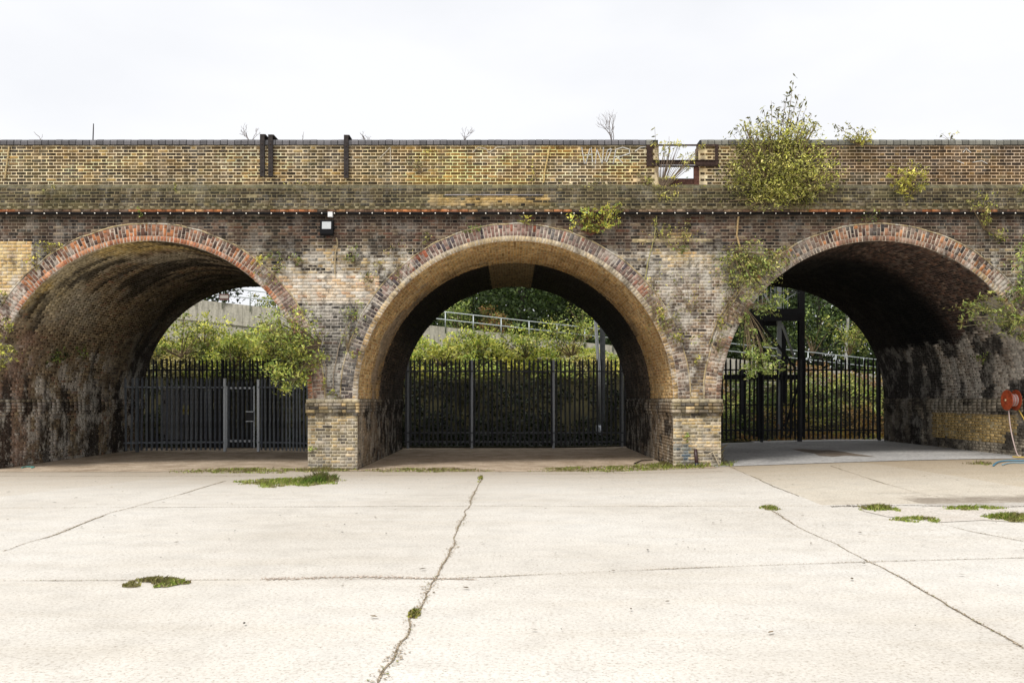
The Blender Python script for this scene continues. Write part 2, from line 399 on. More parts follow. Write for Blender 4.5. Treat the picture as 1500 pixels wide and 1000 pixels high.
def front_col(x, z, mortar=False):
    px = PX(x); py = PY(z); n = len(px)
    wx_ = px + 26 * (fbm(px * .03, py * .03) - .5); wy_ = py + 26 * (fbm(px * .03 + 50, py * .03) - .5)
    if mortar:
        one = np.ones((n, 1)); P = lambda c: one * np.array(c)
        up, mid, grey, p2, base, para, yel = P((.215, .168, .125)), P((.43, .37, .285)), P((.46, .42, .37)), P((.66, .57, .47)), P((.66, .58, .43)), P((.75, .62, .41)), P((.80, .70, .52))
    else:
        up, mid, grey, p2, base, para, yel = [pick(p, n) for p in (PAL_UP, PAL_MID, PAL_GREY, PAL_P2, PAL_BASE, PAL_PARA, PAL_YEL)]
    c = up
    c = mixc(c, mid, smask(wy_, 352, 372))
    c = mixc(c, grey, smask(wy_, 420, 450) * smask(-wx_, -700, -680))
    t2 = smask(wy_, 395, 425) * smask(wx_, 900, 940)
    c = mixc(c, p2, t2)
    c = mixc(c, yel * .9, rect(px, py, 968, 1050, 366, 392, 4, 30) * .75 * (fbm(px * .12, py * .3) > .42))
    c = mixc(c, yel * .9, rect(px, py, 430, 560, 385, 400, 4, 30) * .8 * (fbm(px * .09 + 5, py * .25) > .5))
    if not mortar:
        op = pick([(.78, .54, .25, 3), (.70, .45, .20, 2), (.80, .62, .36, 2)], n)
        yb = rect(px, py, 972, 992, 374, 398, 2, 22) + rect(px, py, 1000, 1032, 368, 386, 2, 26) + rect(px, py, 1030, 1056, 392, 402, 2, 16) + rect(px, py, 1010, 1030, 563, 583, 2, 6) + rect(px, py, 985, 1010, 340, 352, 2, 20) * .6
        c = mixc(c, op, np.clip(yb, 0, 1) * (rng.random(n) < .82) * .9)
        yb = rect(px, py, 412, 455, 378, 400, 2, 30) + rect(px, py, 470, 500, 366, 380, 2, 20) + rect(px, py, 556, 592, 372, 392, 2, 24) * .8
        c = mixc(c, op * .95, np.clip(yb, 0, 1) * (rng.random(n) < .55) * .85)
        chip = (rng.random(n) < .30 * smask(fbm(px * .03 + 21, py * .06), .42, .6)) * smask(py, 362, 375) * smask(-py, -470, -430)
        c = mixc(c, np.array((.66, .61, .53)), chip * .8)
    ln = rect(px, py, 926, 1046, 351, 355, 1.2, 2); c = mixc(c, np.array((.62, .50, .28)), ln * .85)
    c = mixc(c, base, smask(py, 581, 583))
    cream = P((.6, .53, .38)) if mortar else pick([(.62, .50, .32, 3), (.55, .42, .24, 2)], n)
    c = mixc(c, cream, smask(py, 581, 583) * smask(-py, -590, -588) * .9)
    # corner bricks of the bases are yellow replacements
    if not mortar:
        c = mixc(c, yel, ((px > 1035) | (px < 985)) * (px > 960) * (py > 586) * (py < 612) * .8)
        c = mixc(c, yel, (px > 440) * (px < 462) * (py > 600) * (py < 650) * (fbm(px * .3, py * .16) > .45) * .7)
        c = mixc(c, yel, (px > 985) * (px < 1050) * (py > 615) * (py < 655) * (fbm(px * .06, py * .2 + 7) > .55) * .85)
    # parapet
    pp = smask(-py, -272, -270)
    yst = fbm(px * .012 + 3, py * .04)
    pc = para.copy()
    warm = smask(px, 560, 640) * smask(-px, -980, -900)
    pc = mixc(pc, pc * np.array((1.5, 1.25, .8)) + np.array((.12, .055, .0)), warm * smask(yst, .45, .58) * .5)
    pc = mixc(pc, pc * np.array((1.25, 1.05, .7)) + np.array((.02, .01, 0)), .35 * smask(fbm(px * .018 + 60, py * .05 + 3), .42, .6))
    pc = mixc(pc, pc * .55, smask(-py, -222, -212) * smask(fbm(px * .02, py * .1), .35, .6) * .9)
    right = smask(px, 1040, 1120)
    pc = mixc(pc, pc * np.array((.70, .66, .72)), right)
    c = mixc(c, pc, pp)
    # pink / red scatter
    if not mortar:
        c = mixc(c, np.array((.24, .10, .06)), (fbm(px * .02 + 80, py * .05) > .62) * (rng.random(n) < .2) * (py > 315) * (py < 400) * .5)
    # lime bloom
    lime = smask(fbm(wx_ * .018 + 11, wy_ * .03 + 2), .56, .72) * smask(py, 365, 385) * smask(-py, -580, -560)
    c = mixc(c, np.array((.46, .43, .38)), lime * (.55 if mortar else .62) * (rng.random(n) * .5 + .5))
    # soot and black algae
    soot = smask(fbm(wx_ * .022 + 70, wy_ * .022 + 40), .52, .68) * smask(py, 340, 360) * smask(-py, -640, -600)
    c = mixc(c, np.array((.028, .026, .025)), soot * .6)
    # dark flank beside the middle arch
    c = mixc(c, np.array((.05, .05, .055)), rect(px, py, 500, 540, 440, 580, 8, 20) * .65 * (fbm(px * .2, py * .2) > .42))
    # moss green
    moss = smask(fbm(px * .02 + 30, py * .05 + 4), .5, .66) * smask(-py, -400, -270)
    c = mixc(c, np.array((.14, .14, .045)), moss * .15)
    # pale salt at foot of the bases
    c = mixc(c, np.array((.50, .46, .40)), smask(py, 655, 672) * .5 * smask(fbm(px * .1, py * .1 + 33), .3, .6))
    # blue paint smear and grey on the second base
    if True:
        b = rect(px, py, 1003, 1012, 650, 678, 3, 6) + rect(px, py, 984, 998, 646, 665, 4, 8) * .5
        c = mixc(c, np.array((.10, .22, .33)), np.clip(b, 0, 1) * .6)
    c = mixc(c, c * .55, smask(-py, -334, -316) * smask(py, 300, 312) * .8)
    if not mortar: c = c * np.where((py < 583) & (py > 272), .86, .97)[:, None]
    tone = .62 + .76 * fbm(wx_ * .012 + 5, wy_ * .035 + 77, 5)
    c = c * (1 + (tone - 1) * (py < 585))[:, None]
    if not mortar: c = c * (rng.random((n, 1)) * .4 + .8)
    else: c = c * (.7 + .6 * fbm(px * .3, py * .3))[:, None]
    return np.clip(c, .012, .8)
def outside(x, z, r):
    ok = np.ones(len(x), bool)
    for cx in ARCHX:
        d = np.where(z > SPRING, np.hypot(x - cx, z - SPRING), np.abs(x - cx))
        ok &= d > r
    return ok

viaduct = thing('brick_viaduct', 'long weathered brick railway viaduct with three round arches and a parapet', 'viaduct', (0, 0, 0))
ZC = 5.96   # underside of the corbelled band

# spandrel wall -----------------------------------------------------
B = Bricks()
def fm(u, v, h):
    return (u, -h, v + .022 * (fbm(u * .35, v * .6 + 3, 3) - .5) * ((v > 1.75) & (v < 5.9)))
U1, U2, V1, V2 = rows(XL, XR, SPRING, ZC)
cx_ = (U1 + U2) / 2; cz_ = (V1 + V2) / 2
patchL = (cx_ < wx(46)) & (cz_ > wz(432)) & (cz_ < wz(353))
patchM = (cx_ > wx(380)) & (cx_ < wx(556)) & (cz_ > wz(445)) & (cz_ < wz(403))
k = outside(cx_, cz_, RO - .03) & ~patchL & ~patchM
n = k.sum()
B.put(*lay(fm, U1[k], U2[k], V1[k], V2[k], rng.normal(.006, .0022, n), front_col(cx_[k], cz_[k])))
for (a, b, z0, z1, pale) in ((XL, wx(47), 4.095, 5.37, 0), (wx(380), wx(556), 3.87, 4.56, 1)):
    U1, U2, V1, V2 = rows(a, b, z0, z1, 'stretcher', .0785 if not pale else .075, .012)
    x_ = (U1 + U2) / 2; z_ = (V1 + V2) / 2; k = outside(x_, z_, RO - .03)
    c = pick(PAL_YEL if not pale else [(.74, .52, .31, 3), (.80, .63, .45, 4), (.70, .45, .28, 2), (.78, .70, .60, 2)], k.sum())
    if pale: c = mixc(c, np.array((.62, .56, .48)), smask(-z_[k], -4.1, -3.9) * .8)
    B.put(*lay(fm, U1[k], U2[k], V1[k], V2[k], rng.normal(.009, .001, k.sum()), c * (rng.random((k.sum(), 1)) * .2 + .85)))
# mortar bed behind: columns of cells, cut along the arches
RB = 3.93
xs = np.arange(XL, XR + .001, .08)
def zlow(x):
    z = np.full_like(x, SPRING)
    for cx in ARCHX:
        d = np.abs(x - cx); z = np.where(d < RB, np.maximum(z, SPRING + np.sqrt(np.maximum(RB ** 2 - d ** 2, 0))), z)
    return z
zl = zlow(xs); nr = 36; tt = np.linspace(0, 1, nr + 1)
Z = zl[:, None] + (ZC + .03 - zl[:, None]) * tt[None]; X = np.repeat(xs[:, None], nr + 1, 1)
idx = np.arange(X.size).reshape(X.shape)
F = np.stack([idx[:-1, :-1], idx[1:, :-1], idx[1:, 1:], idx[:-1, 1:]], -1).reshape(-1, 4)
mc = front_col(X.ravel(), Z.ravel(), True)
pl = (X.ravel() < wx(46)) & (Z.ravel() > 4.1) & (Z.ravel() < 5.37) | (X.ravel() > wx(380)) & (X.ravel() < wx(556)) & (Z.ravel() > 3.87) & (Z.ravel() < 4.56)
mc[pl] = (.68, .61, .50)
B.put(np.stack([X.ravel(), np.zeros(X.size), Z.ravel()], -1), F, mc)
B.build('spandrel_wall', M_BRICK, viaduct)

# arch rings ----------------------------------------------------------
def ring_pal(i, th, layer, n):
    """th array of angle from the right springing; layer 0 inner"""
    if layer == 0:
        base = [pick([(.50, .20, .10, 4), (.58, .27, .14, 3), (.40, .15, .08, 2)], n), pick([(.58, .45, .27, 4), (.64, .52, .34, 3), (.46, .36, .22, 2)], n), pick([(.24, .14, .10, 4), (.30, .18, .12, 3), (.15, .10, .08, 2), (.42, .2, .12, 1)], n)][i]
        if i == 2: base = mixc(base, pick([(.5, .36, .2, 1), (.40, .2, .11, 1)], n), (th < .95) & (th > .5))
        if i == 0: base = mixc(base, pick([(.30, .20, .17, 1), (.24, .15, .13, 1)], n), smask(th, 2.4, 2.7))
        if i == 1: base = mixc(base, pick([(.5, .34, .16, 2), (.36, .24, .12, 1)], n), np.clip(smask(th, 2.4, 2.7) + smask(-th, -.8, -.5), 0, 1))
    else:
        base = [pick([(.085, .055, .045, 3.6), (.19, .095, .065, 3), (.32, .16, .10, 2), (.44, .18, .08, 1.8), (.26, .18, .14, 1)], n),
                pick([(.26, .15, .12, 4), (.34, .22, .18, 3), (.14, .09, .08, 2.4), (.42, .13, .07, 1.2), (.10, .08, .09, 1.5)], n),
                pick([(.085, .056, .048, 4), (.20, .11, .075, 4), (.34, .18, .11, 3), (.48, .21, .09, 1.8), (.05, .045, .045, 1.2)], n)][i]
        pinkish = pick([(.40, .26, .20, 1), (.30, .20, .17, 1)], n)
        if i == 0: base = mixc(base, pinkish, np.clip(smask(-th, -.95, -.75) + smask(th, 2.3, 2.6), 0, 1) * .75)
        if i == 1:
            base = mixc(base, pick([(.10, .10, .10, 2), (.24, .22, .20, 2), (.05, .05, .055, 2)], n), smask(th, 2.35, 2.55) * .8)
            base = mixc(base, pick([(.30, .20, .15, 2), (.22, .15, .12, 2)], n), smask(-th, -.6, -.4) * .8)
        if i == 2: base = mixc(base, pinkish * .9, smask(-th, -.9, -.7) * .6); base = mixc(base, pick(PAL_P2, n), smask(th, 2.25, 2.5) * .85)
        if i == 1: base = mixc(base, pick(PAL_P2, n), smask(-th, -.85, -.6) * .8)
    sp = fbm(th * 3 + i * 9, np.full(n, layer * .3)); base = mixc(base, np.array((.36, .34, .30)), smask(sp, .58, .7) * .4)
    return base * (rng.random((n, 1)) * .4 + .78)
for i, cx in enumerate(ARCHX):
    B = Bricks()
    pm = lambda u, v, h, cx=cx: (cx + v * np.cos(u), -h, SPRING + v * np.sin(u))
    for layer, (r0, r1) in enumerate(((RI + .006, RI + .112), (RI + .124, RI + .385))):
        N = int(round(pi * (r0 + r1) / 2 / (.0785 if layer == 0 else .088)))
        t0 = np.arange(N) * pi / N; g = .011 / r0
        if layer == 0:
            th = t0; B.put(*lay(pm, t0 + g / 2, t0 + pi / N - g / 2, np.full(N, r0), np.full(N, r1), rng.normal(.022, .0015, N), ring_pal(i, th, 0, N), .002, .008))
        else:
            split = np.where(np.arange(N) % 2 == 0, .172, .086) + rng.normal(0, .004, N)
            for s_ in (0, 1):
                a = np.full(N, r0) if s_ == 0 else r0 + split + .012
                b = r0 + split if s_ == 0 else np.full(N, r1)
                B.put(*lay(pm, t0 + g / 2, t0 + pi / N - g / 2, a, b, rng.normal(.020, .002, N), ring_pal(i, t0, 1 + s_, N), .002, .006))
    mcol = [(.56, .47, .38), (.58, .50, .41), (.56, .47, .37)][i]
    ths = np.linspace(0, pi, 181)
    def mcf(u, v, i=i, mcol=mcol):
        c = np.tile(np.array(mcol), (len(u), 1)); return c * (.65 + .6 * fbm(u * 9 + i, v * 4))[:, None]
    B.grid(pm, ths, np.array([RI, 3.85, 4.0, RO - .005]), mcf, .012)
    # soffit lip of the ring
    B.grid(lambda u, v, h, cx=cx: (cx + RI * np.cos(u), v, SPRING + RI * np.sin(u)), ths, np.array([-.012, .02]), mcf)
    B.build('arch_ring', M_BRICK, viaduct)
    # mortar hood fillet over the ring
    m = MB(); n = 120
    prof = [(RO - .010, -.010), (RO - .006, -.030), (RO + .014, -.026), (RO + .024, -.0)]
    V = []; C = []
    for a in range(n + 1):
        th = pi * a / n; jt = (vnoise(a * .37, i) - .5) * .03
        for r, y in prof:
            V.append((cx + (r + jt) * cos(th), y, SPRING + (r + jt) * sin(th))); f_ = .75 + .5 * vnoise(a * .5, 9 + i); C.append(np.array((.46, .36, .20)) * f_)
    Fh = [(a * 4 + b, a * 4 + b + 1, (a + 1) * 4 + b + 1, (a + 1) * 4 + b) for a in range(n) for b in range(3)]
    m.add(V, Fh, np.array(C)); m.build('hood_moulding', M_BRICK, viaduct)

# barrels -------------------------------------------------------------
L1 = SPRING; LA = pi * RI; LT = L1 * 2 + LA
def barrel_map(cx):
    def f(u, v, h):     # u depth, v along the profile from the left foot, h proud of the face
        r = RI - h
        th = pi - (v - L1) / RI
        xa = np.where(v < L1, -r, np.where(v > L1 + LA, r, r * np.cos(th)))
        za = np.where(v < L1, v, np.where(v > L1 + LA, LT - v, SPRING + r * np.sin(th)))
        return (cx + xa, u + 0 * v, za)
    return f
def barrel_col(i, u, v, mortar):  # besides soot, some of the vault's shade is put into these colours
    n = len(u)
    th = np.clip(pi - (v - L1) / RI, 0, pi)
    x = np.where(v < L1, -RI, np.where(v > L1 + LA, RI, RI * np.cos(th)))
    z = np.where(v < L1, v, np.where(v > L1 + LA, LT - v, SPRING + RI * np.sin(th)))
    f1 = fbm(u * .9 + i * 20, v * .9); f2 = fbm(u * 3 + 50, v * 3 + i * 7); f3 = fbm(u * 2.2 + 9, v * .7 + 3)
    P = lambda *p: (np.tile(np.array(p[0][:3]), (n, 1)) if mortar else pick(p, n))
    if i == 0:
        brown = P((.30, .24, .16)) if mortar else pick([(.26, .19, .115, 4), (.36, .275, .17, 3), (.14, .10, .065, 3), (.27, .155, .10, 1)], n)
        c = brown
        yel = P((.60, .48, .24)) if mortar else pick([(.46, .33, .12, 2), (.56, .41, .17, 2), (.34, .24, .10, 1)], n)
        c = mixc(c, yel, smask(-u, -1.0 - 1.2 * f1, -.4 - 1.2 * f1) * smask(v, L1 + 2.0, L1 + 2.6))
        c = mixc(c, np.array((.46, .42, .33)), smask(f1, .43, .58) * smask(v, 3.2, 4.2) * smask(-v, -9.0, -7) * smask(-u, -5.5, -2.5) * .6)
        c = mixc(c, np.array((.56, .52, .47)), smask(f2, .46, .60) * (v < 3.0) * smask(-u, -6.5, -4) * (.75))
        c = mixc(c, P((.30, .19, .14)), (v < 3.4) * smask(f3, .3, .5) * smask(-u, -2.5, -.8) * .8)
        c = mixc(c, np.array((.026, .021, .018)), np.clip(smask(f3, .50, .62) * .85 + smask(u + (v - 5) * .35, 3.8, 7.2) * .8 + smask(v, 7.6, 9.6) * smask(u, .3, 1.6) * .95, 0, .96))  # blotches, plus shade painted in toward the back and right crown
    elif i == 1:
        yel = P((.66, .50, .28)) if mortar else pick([(.60, .39, .16, 3), (.68, .47, .22, 3), (.44, .28, .12, 2), (.52, .31, .14, 2)], n)
        old = P((.13, .11, .09)) if mortar else pick([(.10, .075, .06, 3), (.055, .042, .036, 3), (.20, .15, .11, 1.3)], n)
        lim = 3.25 + .1 * (f2 - .5)
        c = mixc(yel, old, smask(u, lim - .03, lim + .03))
        c = mixc(c, np.array((.50, .45, .38)), smask(f1, .48, .62) * (v < 6.4) * (v > L1) * smask(u, 1.0, 1.6) * smask(-u, -3.3, -3.0) * .65)
        c = mixc(c, c * np.array((.55, .50, .45)), smask(f1, .40, .62) * .55 + smask(u, .8, 3.2) * .25)
        c = mixc(c, np.array((.05, .042, .035)), smask(f2, .5, .64) * smask(u, 1.5, 3.2) * (np.abs(x) > .7) * .55)
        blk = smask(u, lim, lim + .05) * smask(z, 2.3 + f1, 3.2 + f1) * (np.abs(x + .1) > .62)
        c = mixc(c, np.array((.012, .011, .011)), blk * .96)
        c = mixc(c, np.array((.20, .155, .09)) if mortar else pick([(.2, .145, .075, 2), (.15, .11, .06, 2)], n), smask(u, lim, lim + .1) * (np.abs(x + .1) <= .62))
        c = mixc(c, P((.20, .155, .11)), (z < SPRING) * .9)
        c = mixc(c, np.array((.40, .35, .28)), (z < SPRING) * smask(f3, .52, .62) * .55)
        c = mixc(c, np.array((.016, .013, .012)), (z < SPRING) * smask(f2 + .05 * u, .58, .72) * .9)
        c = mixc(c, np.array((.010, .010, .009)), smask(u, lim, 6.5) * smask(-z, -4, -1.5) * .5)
    else:
        br = P((.16, .12, .10)) if mortar else pick([(.09, .055, .045, 4), (.15, .085, .06, 3), (.05, .035, .03, 3), (.22, .15, .11, 1)], n)
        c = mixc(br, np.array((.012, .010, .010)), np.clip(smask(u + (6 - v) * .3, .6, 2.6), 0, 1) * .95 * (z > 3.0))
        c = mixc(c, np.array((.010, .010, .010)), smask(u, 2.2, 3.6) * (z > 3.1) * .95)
        edge = 3.0 + .35 * f1 + .9 * smask(-u, -3.2, -.6)
        low = (z > SPRING) * (z <= edge) * (x > 0)
        gr = P((.46, .41, .35)) if mortar else pick([(.37, .31, .26, 3), (.25, .20, .155, 2), (.54, .475, .40, 2)], n)
        c = mixc(c, gr, low)
        c = mixc(c, np.array((.48, .45, .41)), low * smask(fbm(u * 3.2, v * .8), .52, .62) * .6)
        c = mixc(c, np.array((.022, .02, .02)), low * smask(fbm(u * 1.5 + 31, v * 2.0 + 5, 5) + .03 * (u - 1), .53, .58) * .9)
        base = (z <= SPRING) * (x > 0)
        c = mixc(c, P((.34, .29, .22)), base)
        c = mixc(c, np.array((.04, .034, .03)), base * smask(f2, .44, .56) * .8)
        yp = (x > 0) * (z < 1.27) * (z > .52 + .25 * (u < 1.3) + .08 * f2) * (u < 5.0) * (u > .8)
        c = mixc(c, P((.42, .34, .2)) if mortar else pick([(.56, .38, .14, 3), (.64, .45, .19, 3), (.46, .31, .12, 2)], n), yp)
        c = mixc(c, np.array((.014, .012, .011)), ((x > 0) * (u > 5.6) * (u < 6.3) * (z < 1.15)) * .9)
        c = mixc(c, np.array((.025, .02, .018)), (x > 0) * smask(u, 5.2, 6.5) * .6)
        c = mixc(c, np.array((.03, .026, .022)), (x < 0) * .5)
    if not mortar: c = c * (rng.random((n, 1)) * .45 + .78)
    else: c = c * (.75 + .5 * f2)[:, None]
    return np.clip(c, .006, .8)
for i, cx in enumerate(ARCHX):
    B = Bricks(); bm_ = barrel_map(cx)
    U1, U2, V1, V2 = rows(.012, DEPTH, .0, LT, 'english' if i == 1 else 'flemish')
    n = len(U1); uc = (U1 + U2) / 2; vc = (V1 + V2) / 2
    hf = rng.normal(.005, .004, n)
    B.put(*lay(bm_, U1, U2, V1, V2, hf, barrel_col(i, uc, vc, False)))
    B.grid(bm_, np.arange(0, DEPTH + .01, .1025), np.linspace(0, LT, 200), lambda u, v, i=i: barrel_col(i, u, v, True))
    # springing course running along both walls
    for sgn in (-1, 1):
        for (z0, z1, pr) in ((1.26, 1.33, .03), (1.335, 1.41, .055), (1.415, 1.49, .06), (1.495, 1.57, .06), (1.575, 1.65, .045)):
            u = .0
            A = []
            while u < DEPTH:
                L = .215 if (int(z0 * 100) % 2) else .16
                A.append((u, min(u + L, DEPTH))); u += L + .012
            A = np.array(A); n = len(A)
            vv1 = np.full(n, z0) if sgn < 0 else np.full(n, LT - z1); vv2 = np.full(n, z1) if sgn < 0 else np.full(n, LT - z0)
            cc = barrel_col(i, (A[:, 0] + A[:, 1]) / 2, (vv1 + vv2) / 2, False)
            if z0 > 1.55: cc = mixc(cc, np.array((.34, .29, .2)), .5 * smask(-A[:, 0], -5, -1))
            B.put(*lay(bm_, A[:, 0], A[:, 1], vv1, vv2, np.full(n, pr) + rng.normal(0, .003, n), cc, .004))
    B.build('arch_barrel', M_BRICK, viaduct)

# pier bases ----------------------------------------------------------
spans = [(XL, ARCHX[0] - RI), (ARCHX[0] + RI, ARCHX[1] - RI), (ARCHX[1] + RI, ARCHX[2] - RI), (ARCHX[2] + RI, XR)]
for (a, b) in spans:
    B = Bricks()
    pr0 = .02
    U1, U2, V1, V2 = rows(a, b, 0, 1.26); xc = (U1 + U2) / 2; zc = (V1 + V2) / 2; n = len(xc)
    B.put(*lay(fm, U1, U2, V1, V2, pr0 + rng.normal(.006, .003, n), front_col(xc, zc), .003, pr0 - .004))
    us = np.arange(a, b + .1, .1); us[-1] = b; us = np.unique(us)
    B.grid(lambda u, v, h: (u, -h, v), us, np.arange(0, SPRING + .001, SPRING / 20), lambda u, v: front_col(u, v, True), pr0)
    for sx in (a, b):    # return faces of the thin projection
        B.grid(lambda u, v, h, sx=sx: (np.full_like(u, sx), -u, v), np.array([0, pr0]), np.arange(0, SPRING + .001, SPRING / 20), lambda u, v, sx=sx: front_col(np.full_like(u, sx), v, True))
    for q, (z0, z1, pr, ex) in enumerate(((1.262, 1.328, .045, .02), (1.334, 1.405, .085, .045), (1.411, 1.483, .09, .05), (1.489, 1.560, .09, .05), (1.566, 1.652, .07, .035))):
        U1, U2, V1, V2 = rows(a - ex, b + ex, z0, z1, 'flemish' if q % 2 else 'stretcher', .2, .0)
        n = len(U1); xc = (U1 + U2) / 2; cc = front_col(xc, (V1 + V2) / 2)
        if q == 0: cc = cc * .6
        if q == 4: cc = mixc(cc, np.array((.58, .50, .34)), .75)
        B.put(*lay(fm, U1 + .004, U2 - .004, V1, V2, np.full(n, pr) + rng.normal(0, .002, n), cc, .004, 0))
    B.build('pier_base', M_BRICK, viaduct)

# corbelled band ------------------------------------------------------
B = Bricks()
def band_col(x, z, mortar=False):
    px = PX(x); n = len(px)
    if mortar: c = np.tile(np.array((.235, .195, .11)), (n, 1))
    else: c = pick([(.05, .04, .028, 5), (.075, .058, .036, 4), (.12, .09, .05, 2), (.03, .026, .02, 3), (.2, .16, .08, .5)], n)
    y = rect(px, PY(z), 630, 800, 288, 302, 4, 10)
    c = mixc(c, np.array((.50, .34, .13)), y * (.55 if mortar else .8 * (rng.random(n) < .8)))
    f = fbm(px * .02, z * 8)
    c = mixc(c, np.array((.13, .125, .05)), smask(f, .48, .66) * .28)
    c = mixc(c, c * 1.5 + .01, smask(fbm(px * .013 + 40, z * 6), .5, .65) * .6)
    return np.clip(c * (rng.random((n, 1)) * .35 + .8), .012, .8)
steps = [(6.078, 6.14, .10, 'header'), (6.14, 6.275, .13, 'flemish'), (6.275, 6.425, .105, 'flemish'), (6.425, 6.575, .085, 'flemish')]
for (z0, z1, pr, bond) in steps:
    U1, U2, V1, V2 = rows(XL, XR, z0, z1, bond); xc = (U1 + U2) / 2; zc = (V1 + V2) / 2; n = len(xc)
    if bond == 'header':
        kk = np.arange(n) % 2 == 0; hf = np.where(kk, pr + .03, pr - .01)
        cc = band_col(xc, zc); cc = mixc(cc, np.array((.42, .36, .22)), kk * .55)
    else: hf = pr + rng.normal(.006, .002, n); cc = band_col(xc, zc)
    B.put(*lay(fm, U1, U2, V1, V2, hf, cc, .003, pr - .012))
    us = np.arange(XL, XR + .01, .2)
    B.grid(fm, us, np.linspace(z0, z1, 3), lambda u, v: band_col(u, v, True), pr)
    B.grid(lambda u, v, h, z1=z1: (u, -v, np.full_like(u, z1)), us, np.array([-.02, pr]), lambda u, v, z1=z1: band_col(u, np.full_like(u, z1), True))
    B.grid(lambda u, v, h, z0=z0: (u, -v, np.full_like(u, z0)), us, np.array([-.02, pr]), lambda u, v, z0=z0: band_col(u, np.full_like(u, z0), True))
# sloped mossy weathering on top of the band
U1, U2, V1, V2 = rows(XL, XR, 0, .12, 'stretcher', .12, .008); n = len(U1)
sl_ = lambda u, v, h: (u, -(.09 - v * .72) - h * .6, 6.577 + v * .78 + h * .6)
B.put(*lay(sl_, U1, U2, V1, V2, np.full(n, .006), mixc(band_col((U1 + U2) / 2, np.full(n, 6.6)), np.array((.18, .165, .10)), .6)))
B.grid(sl_, np.arange(XL, XR + .01, .2), np.array([0, .13]), lambda u, v: band_col(u, v + 6.6, True))
# orange creasing tiles under the corbel
U1, U2, V1, V2 = rows(XL, XR, 6.012, 6.075, 'stretcher', .2, .006); n = len(U1); xc = (U1 + U2) / 2
tcx = pick([(.20, .12, .08, 3), (.13, .09, .065, 3), (.28, .19, .12, 1.5)], n)
og = smask(fbm(PX(xc) * .014 + 5, xc * 0 + 2), .50, .56)
tcx = mixc(tcx, pick([(.50, .19, .07, 3), (.42, .15, .06, 2), (.56, .30, .14, 1)], n), og * .9)
B.put(*lay(fm, U1, U2, V1, V2, .098 + rng.normal(0, .003, n), tcx * (rng.random((n, 1)) * .4 + .8), .003, .02))
B.box(XL, XR, -.06, 0, 5.958, 6.011, (.07, .055, .045)); B.box(XL, XR, -.085, 0, 6.0112, 6.0765, (.16, .11, .075))
B.box(wx(652), wx(796), -.142, -.10, 6.395, 6.413, (.36, .34, .36))
B.build('string_course', M_BRICK, viaduct)

# parapet -------------------------------------------------------------
GX0, GX1, GZ = wx(965), wx(1023), wz(276)
PT, PW = 7.60, .36
B = Bricks()
U1, U2, V1, V2 = rows(XL, XR, 6.675, PT); xc = (U1 + U2) / 2; zc = (V1 + V2) / 2
k = ~((U2 > GX0 + .02) & (U1 < GX1 - .02))
n = k.sum(); B.put(*lay(fm, np.where(U2[k] > GX0 and False, U1[k], U1[k]) if False else U1[k], U2[k], V1[k], V2[k], rng.normal(.006, .002, n), front_col(xc[k], zc[k])))
# closers at the jambs of the gap
for zr in np.arange(6.75, PT - .03, .075):
    for (a, b) in ((GX0 - .16, GX0 - .003), (GX1 + .003, GX1 + .16)):
        pass
for (a, b, z0) in ((XL, GX0, 6.6), (GX1, XR, 6.6)):
    us = np.unique(np.append(np.arange(a, b, .1), b))
    B.grid(fm, us, np.linspace(z0, PT, 14), lambda u, v: front_col(u, v, True), 0)
    B.grid(lambda u, v, h: (u, np.full_like(u, PW), v), us, np.linspace(6.2, PT, 4), lambda u, v: front_col(u, v, True))
for gx in (GX0, GX1):
    B.grid(lambda u, v, h, gx=gx: (np.full_like(u, gx), u, v), np.linspace(0, PW, 5), np.linspace(6.6, PT, 14), lambda u, v: np.tile(np.array((.17, .12, .08)), (len(u), 1)) * (.6 + .8 * fbm(u * 30, v * 13))[:, None])
B.box(GX0 - .01, GX1 + .01, -.0, PW, 6.3, 6.64, (.12, .10, .07))
B.build('parapet', M_BRICK, viaduct)

# far face, deck and core
B = Bricks()
B.box(XL, XR, .0, PW, 6.0, 6.28, (.08, .07, .05)); B.box(XL, XR, PW, DEPTH - PW, 5.95, 6.25, (.14, .13, .12))
B.box(XL, XR, DEPTH - PW, DEPTH, 5.95, 7.55, (.16, .12, .08))
B.build('deck', M_BRICK, viaduct)
B = Bricks()
yb = DEPTH + .001
zl = zlow(xs); zl = np.where(np.abs(zl - SPRING) < 1e-6, SPRING, zl)
def zl2(x):
    z = np.zeros_like(x)
    for cx in ARCHX:
        d = np.abs(x - cx); z = np.where(d < RI, SPRING + np.sqrt(np.maximum(RI ** 2 - d ** 2, 0)), z)
    return z
xe = np.sort(np.concatenate([xs] + [np.array([cx - RI - .001, cx - RI + .001, cx + RI - .001, cx + RI + .001]) for cx in ARCHX]))
zz = zl2(xe); Xb = np.repeat(xe[:, None], 2, 1); Zb = np.stack([zz, np.full_like(zz, 6.0)], 1); idx = np.arange(Xb.size).reshape(Xb.shape)
Fb = np.stack([idx[:-1, 0], idx[1:, 0], idx[1:, 1], idx[:-1, 1]], -1)
B.put(np.stack([Xb.ravel(), np.full(Xb.size, yb), Zb.ravel()], -1), Fb, np.tile(np.array((.14, .10, .07)), (Xb.size, 1)))
for ex in (XL, XR):
    B.grid(lambda u, v, h, ex=ex: (np.full_like(u, ex), u, v), np.array([0, DEPTH]), np.array([0, 6.0]), lambda u, v: np.tile(np.array((.14, .10, .07)), (len(u), 1)))
B.build('rear_wall', M_BRICK, viaduct)

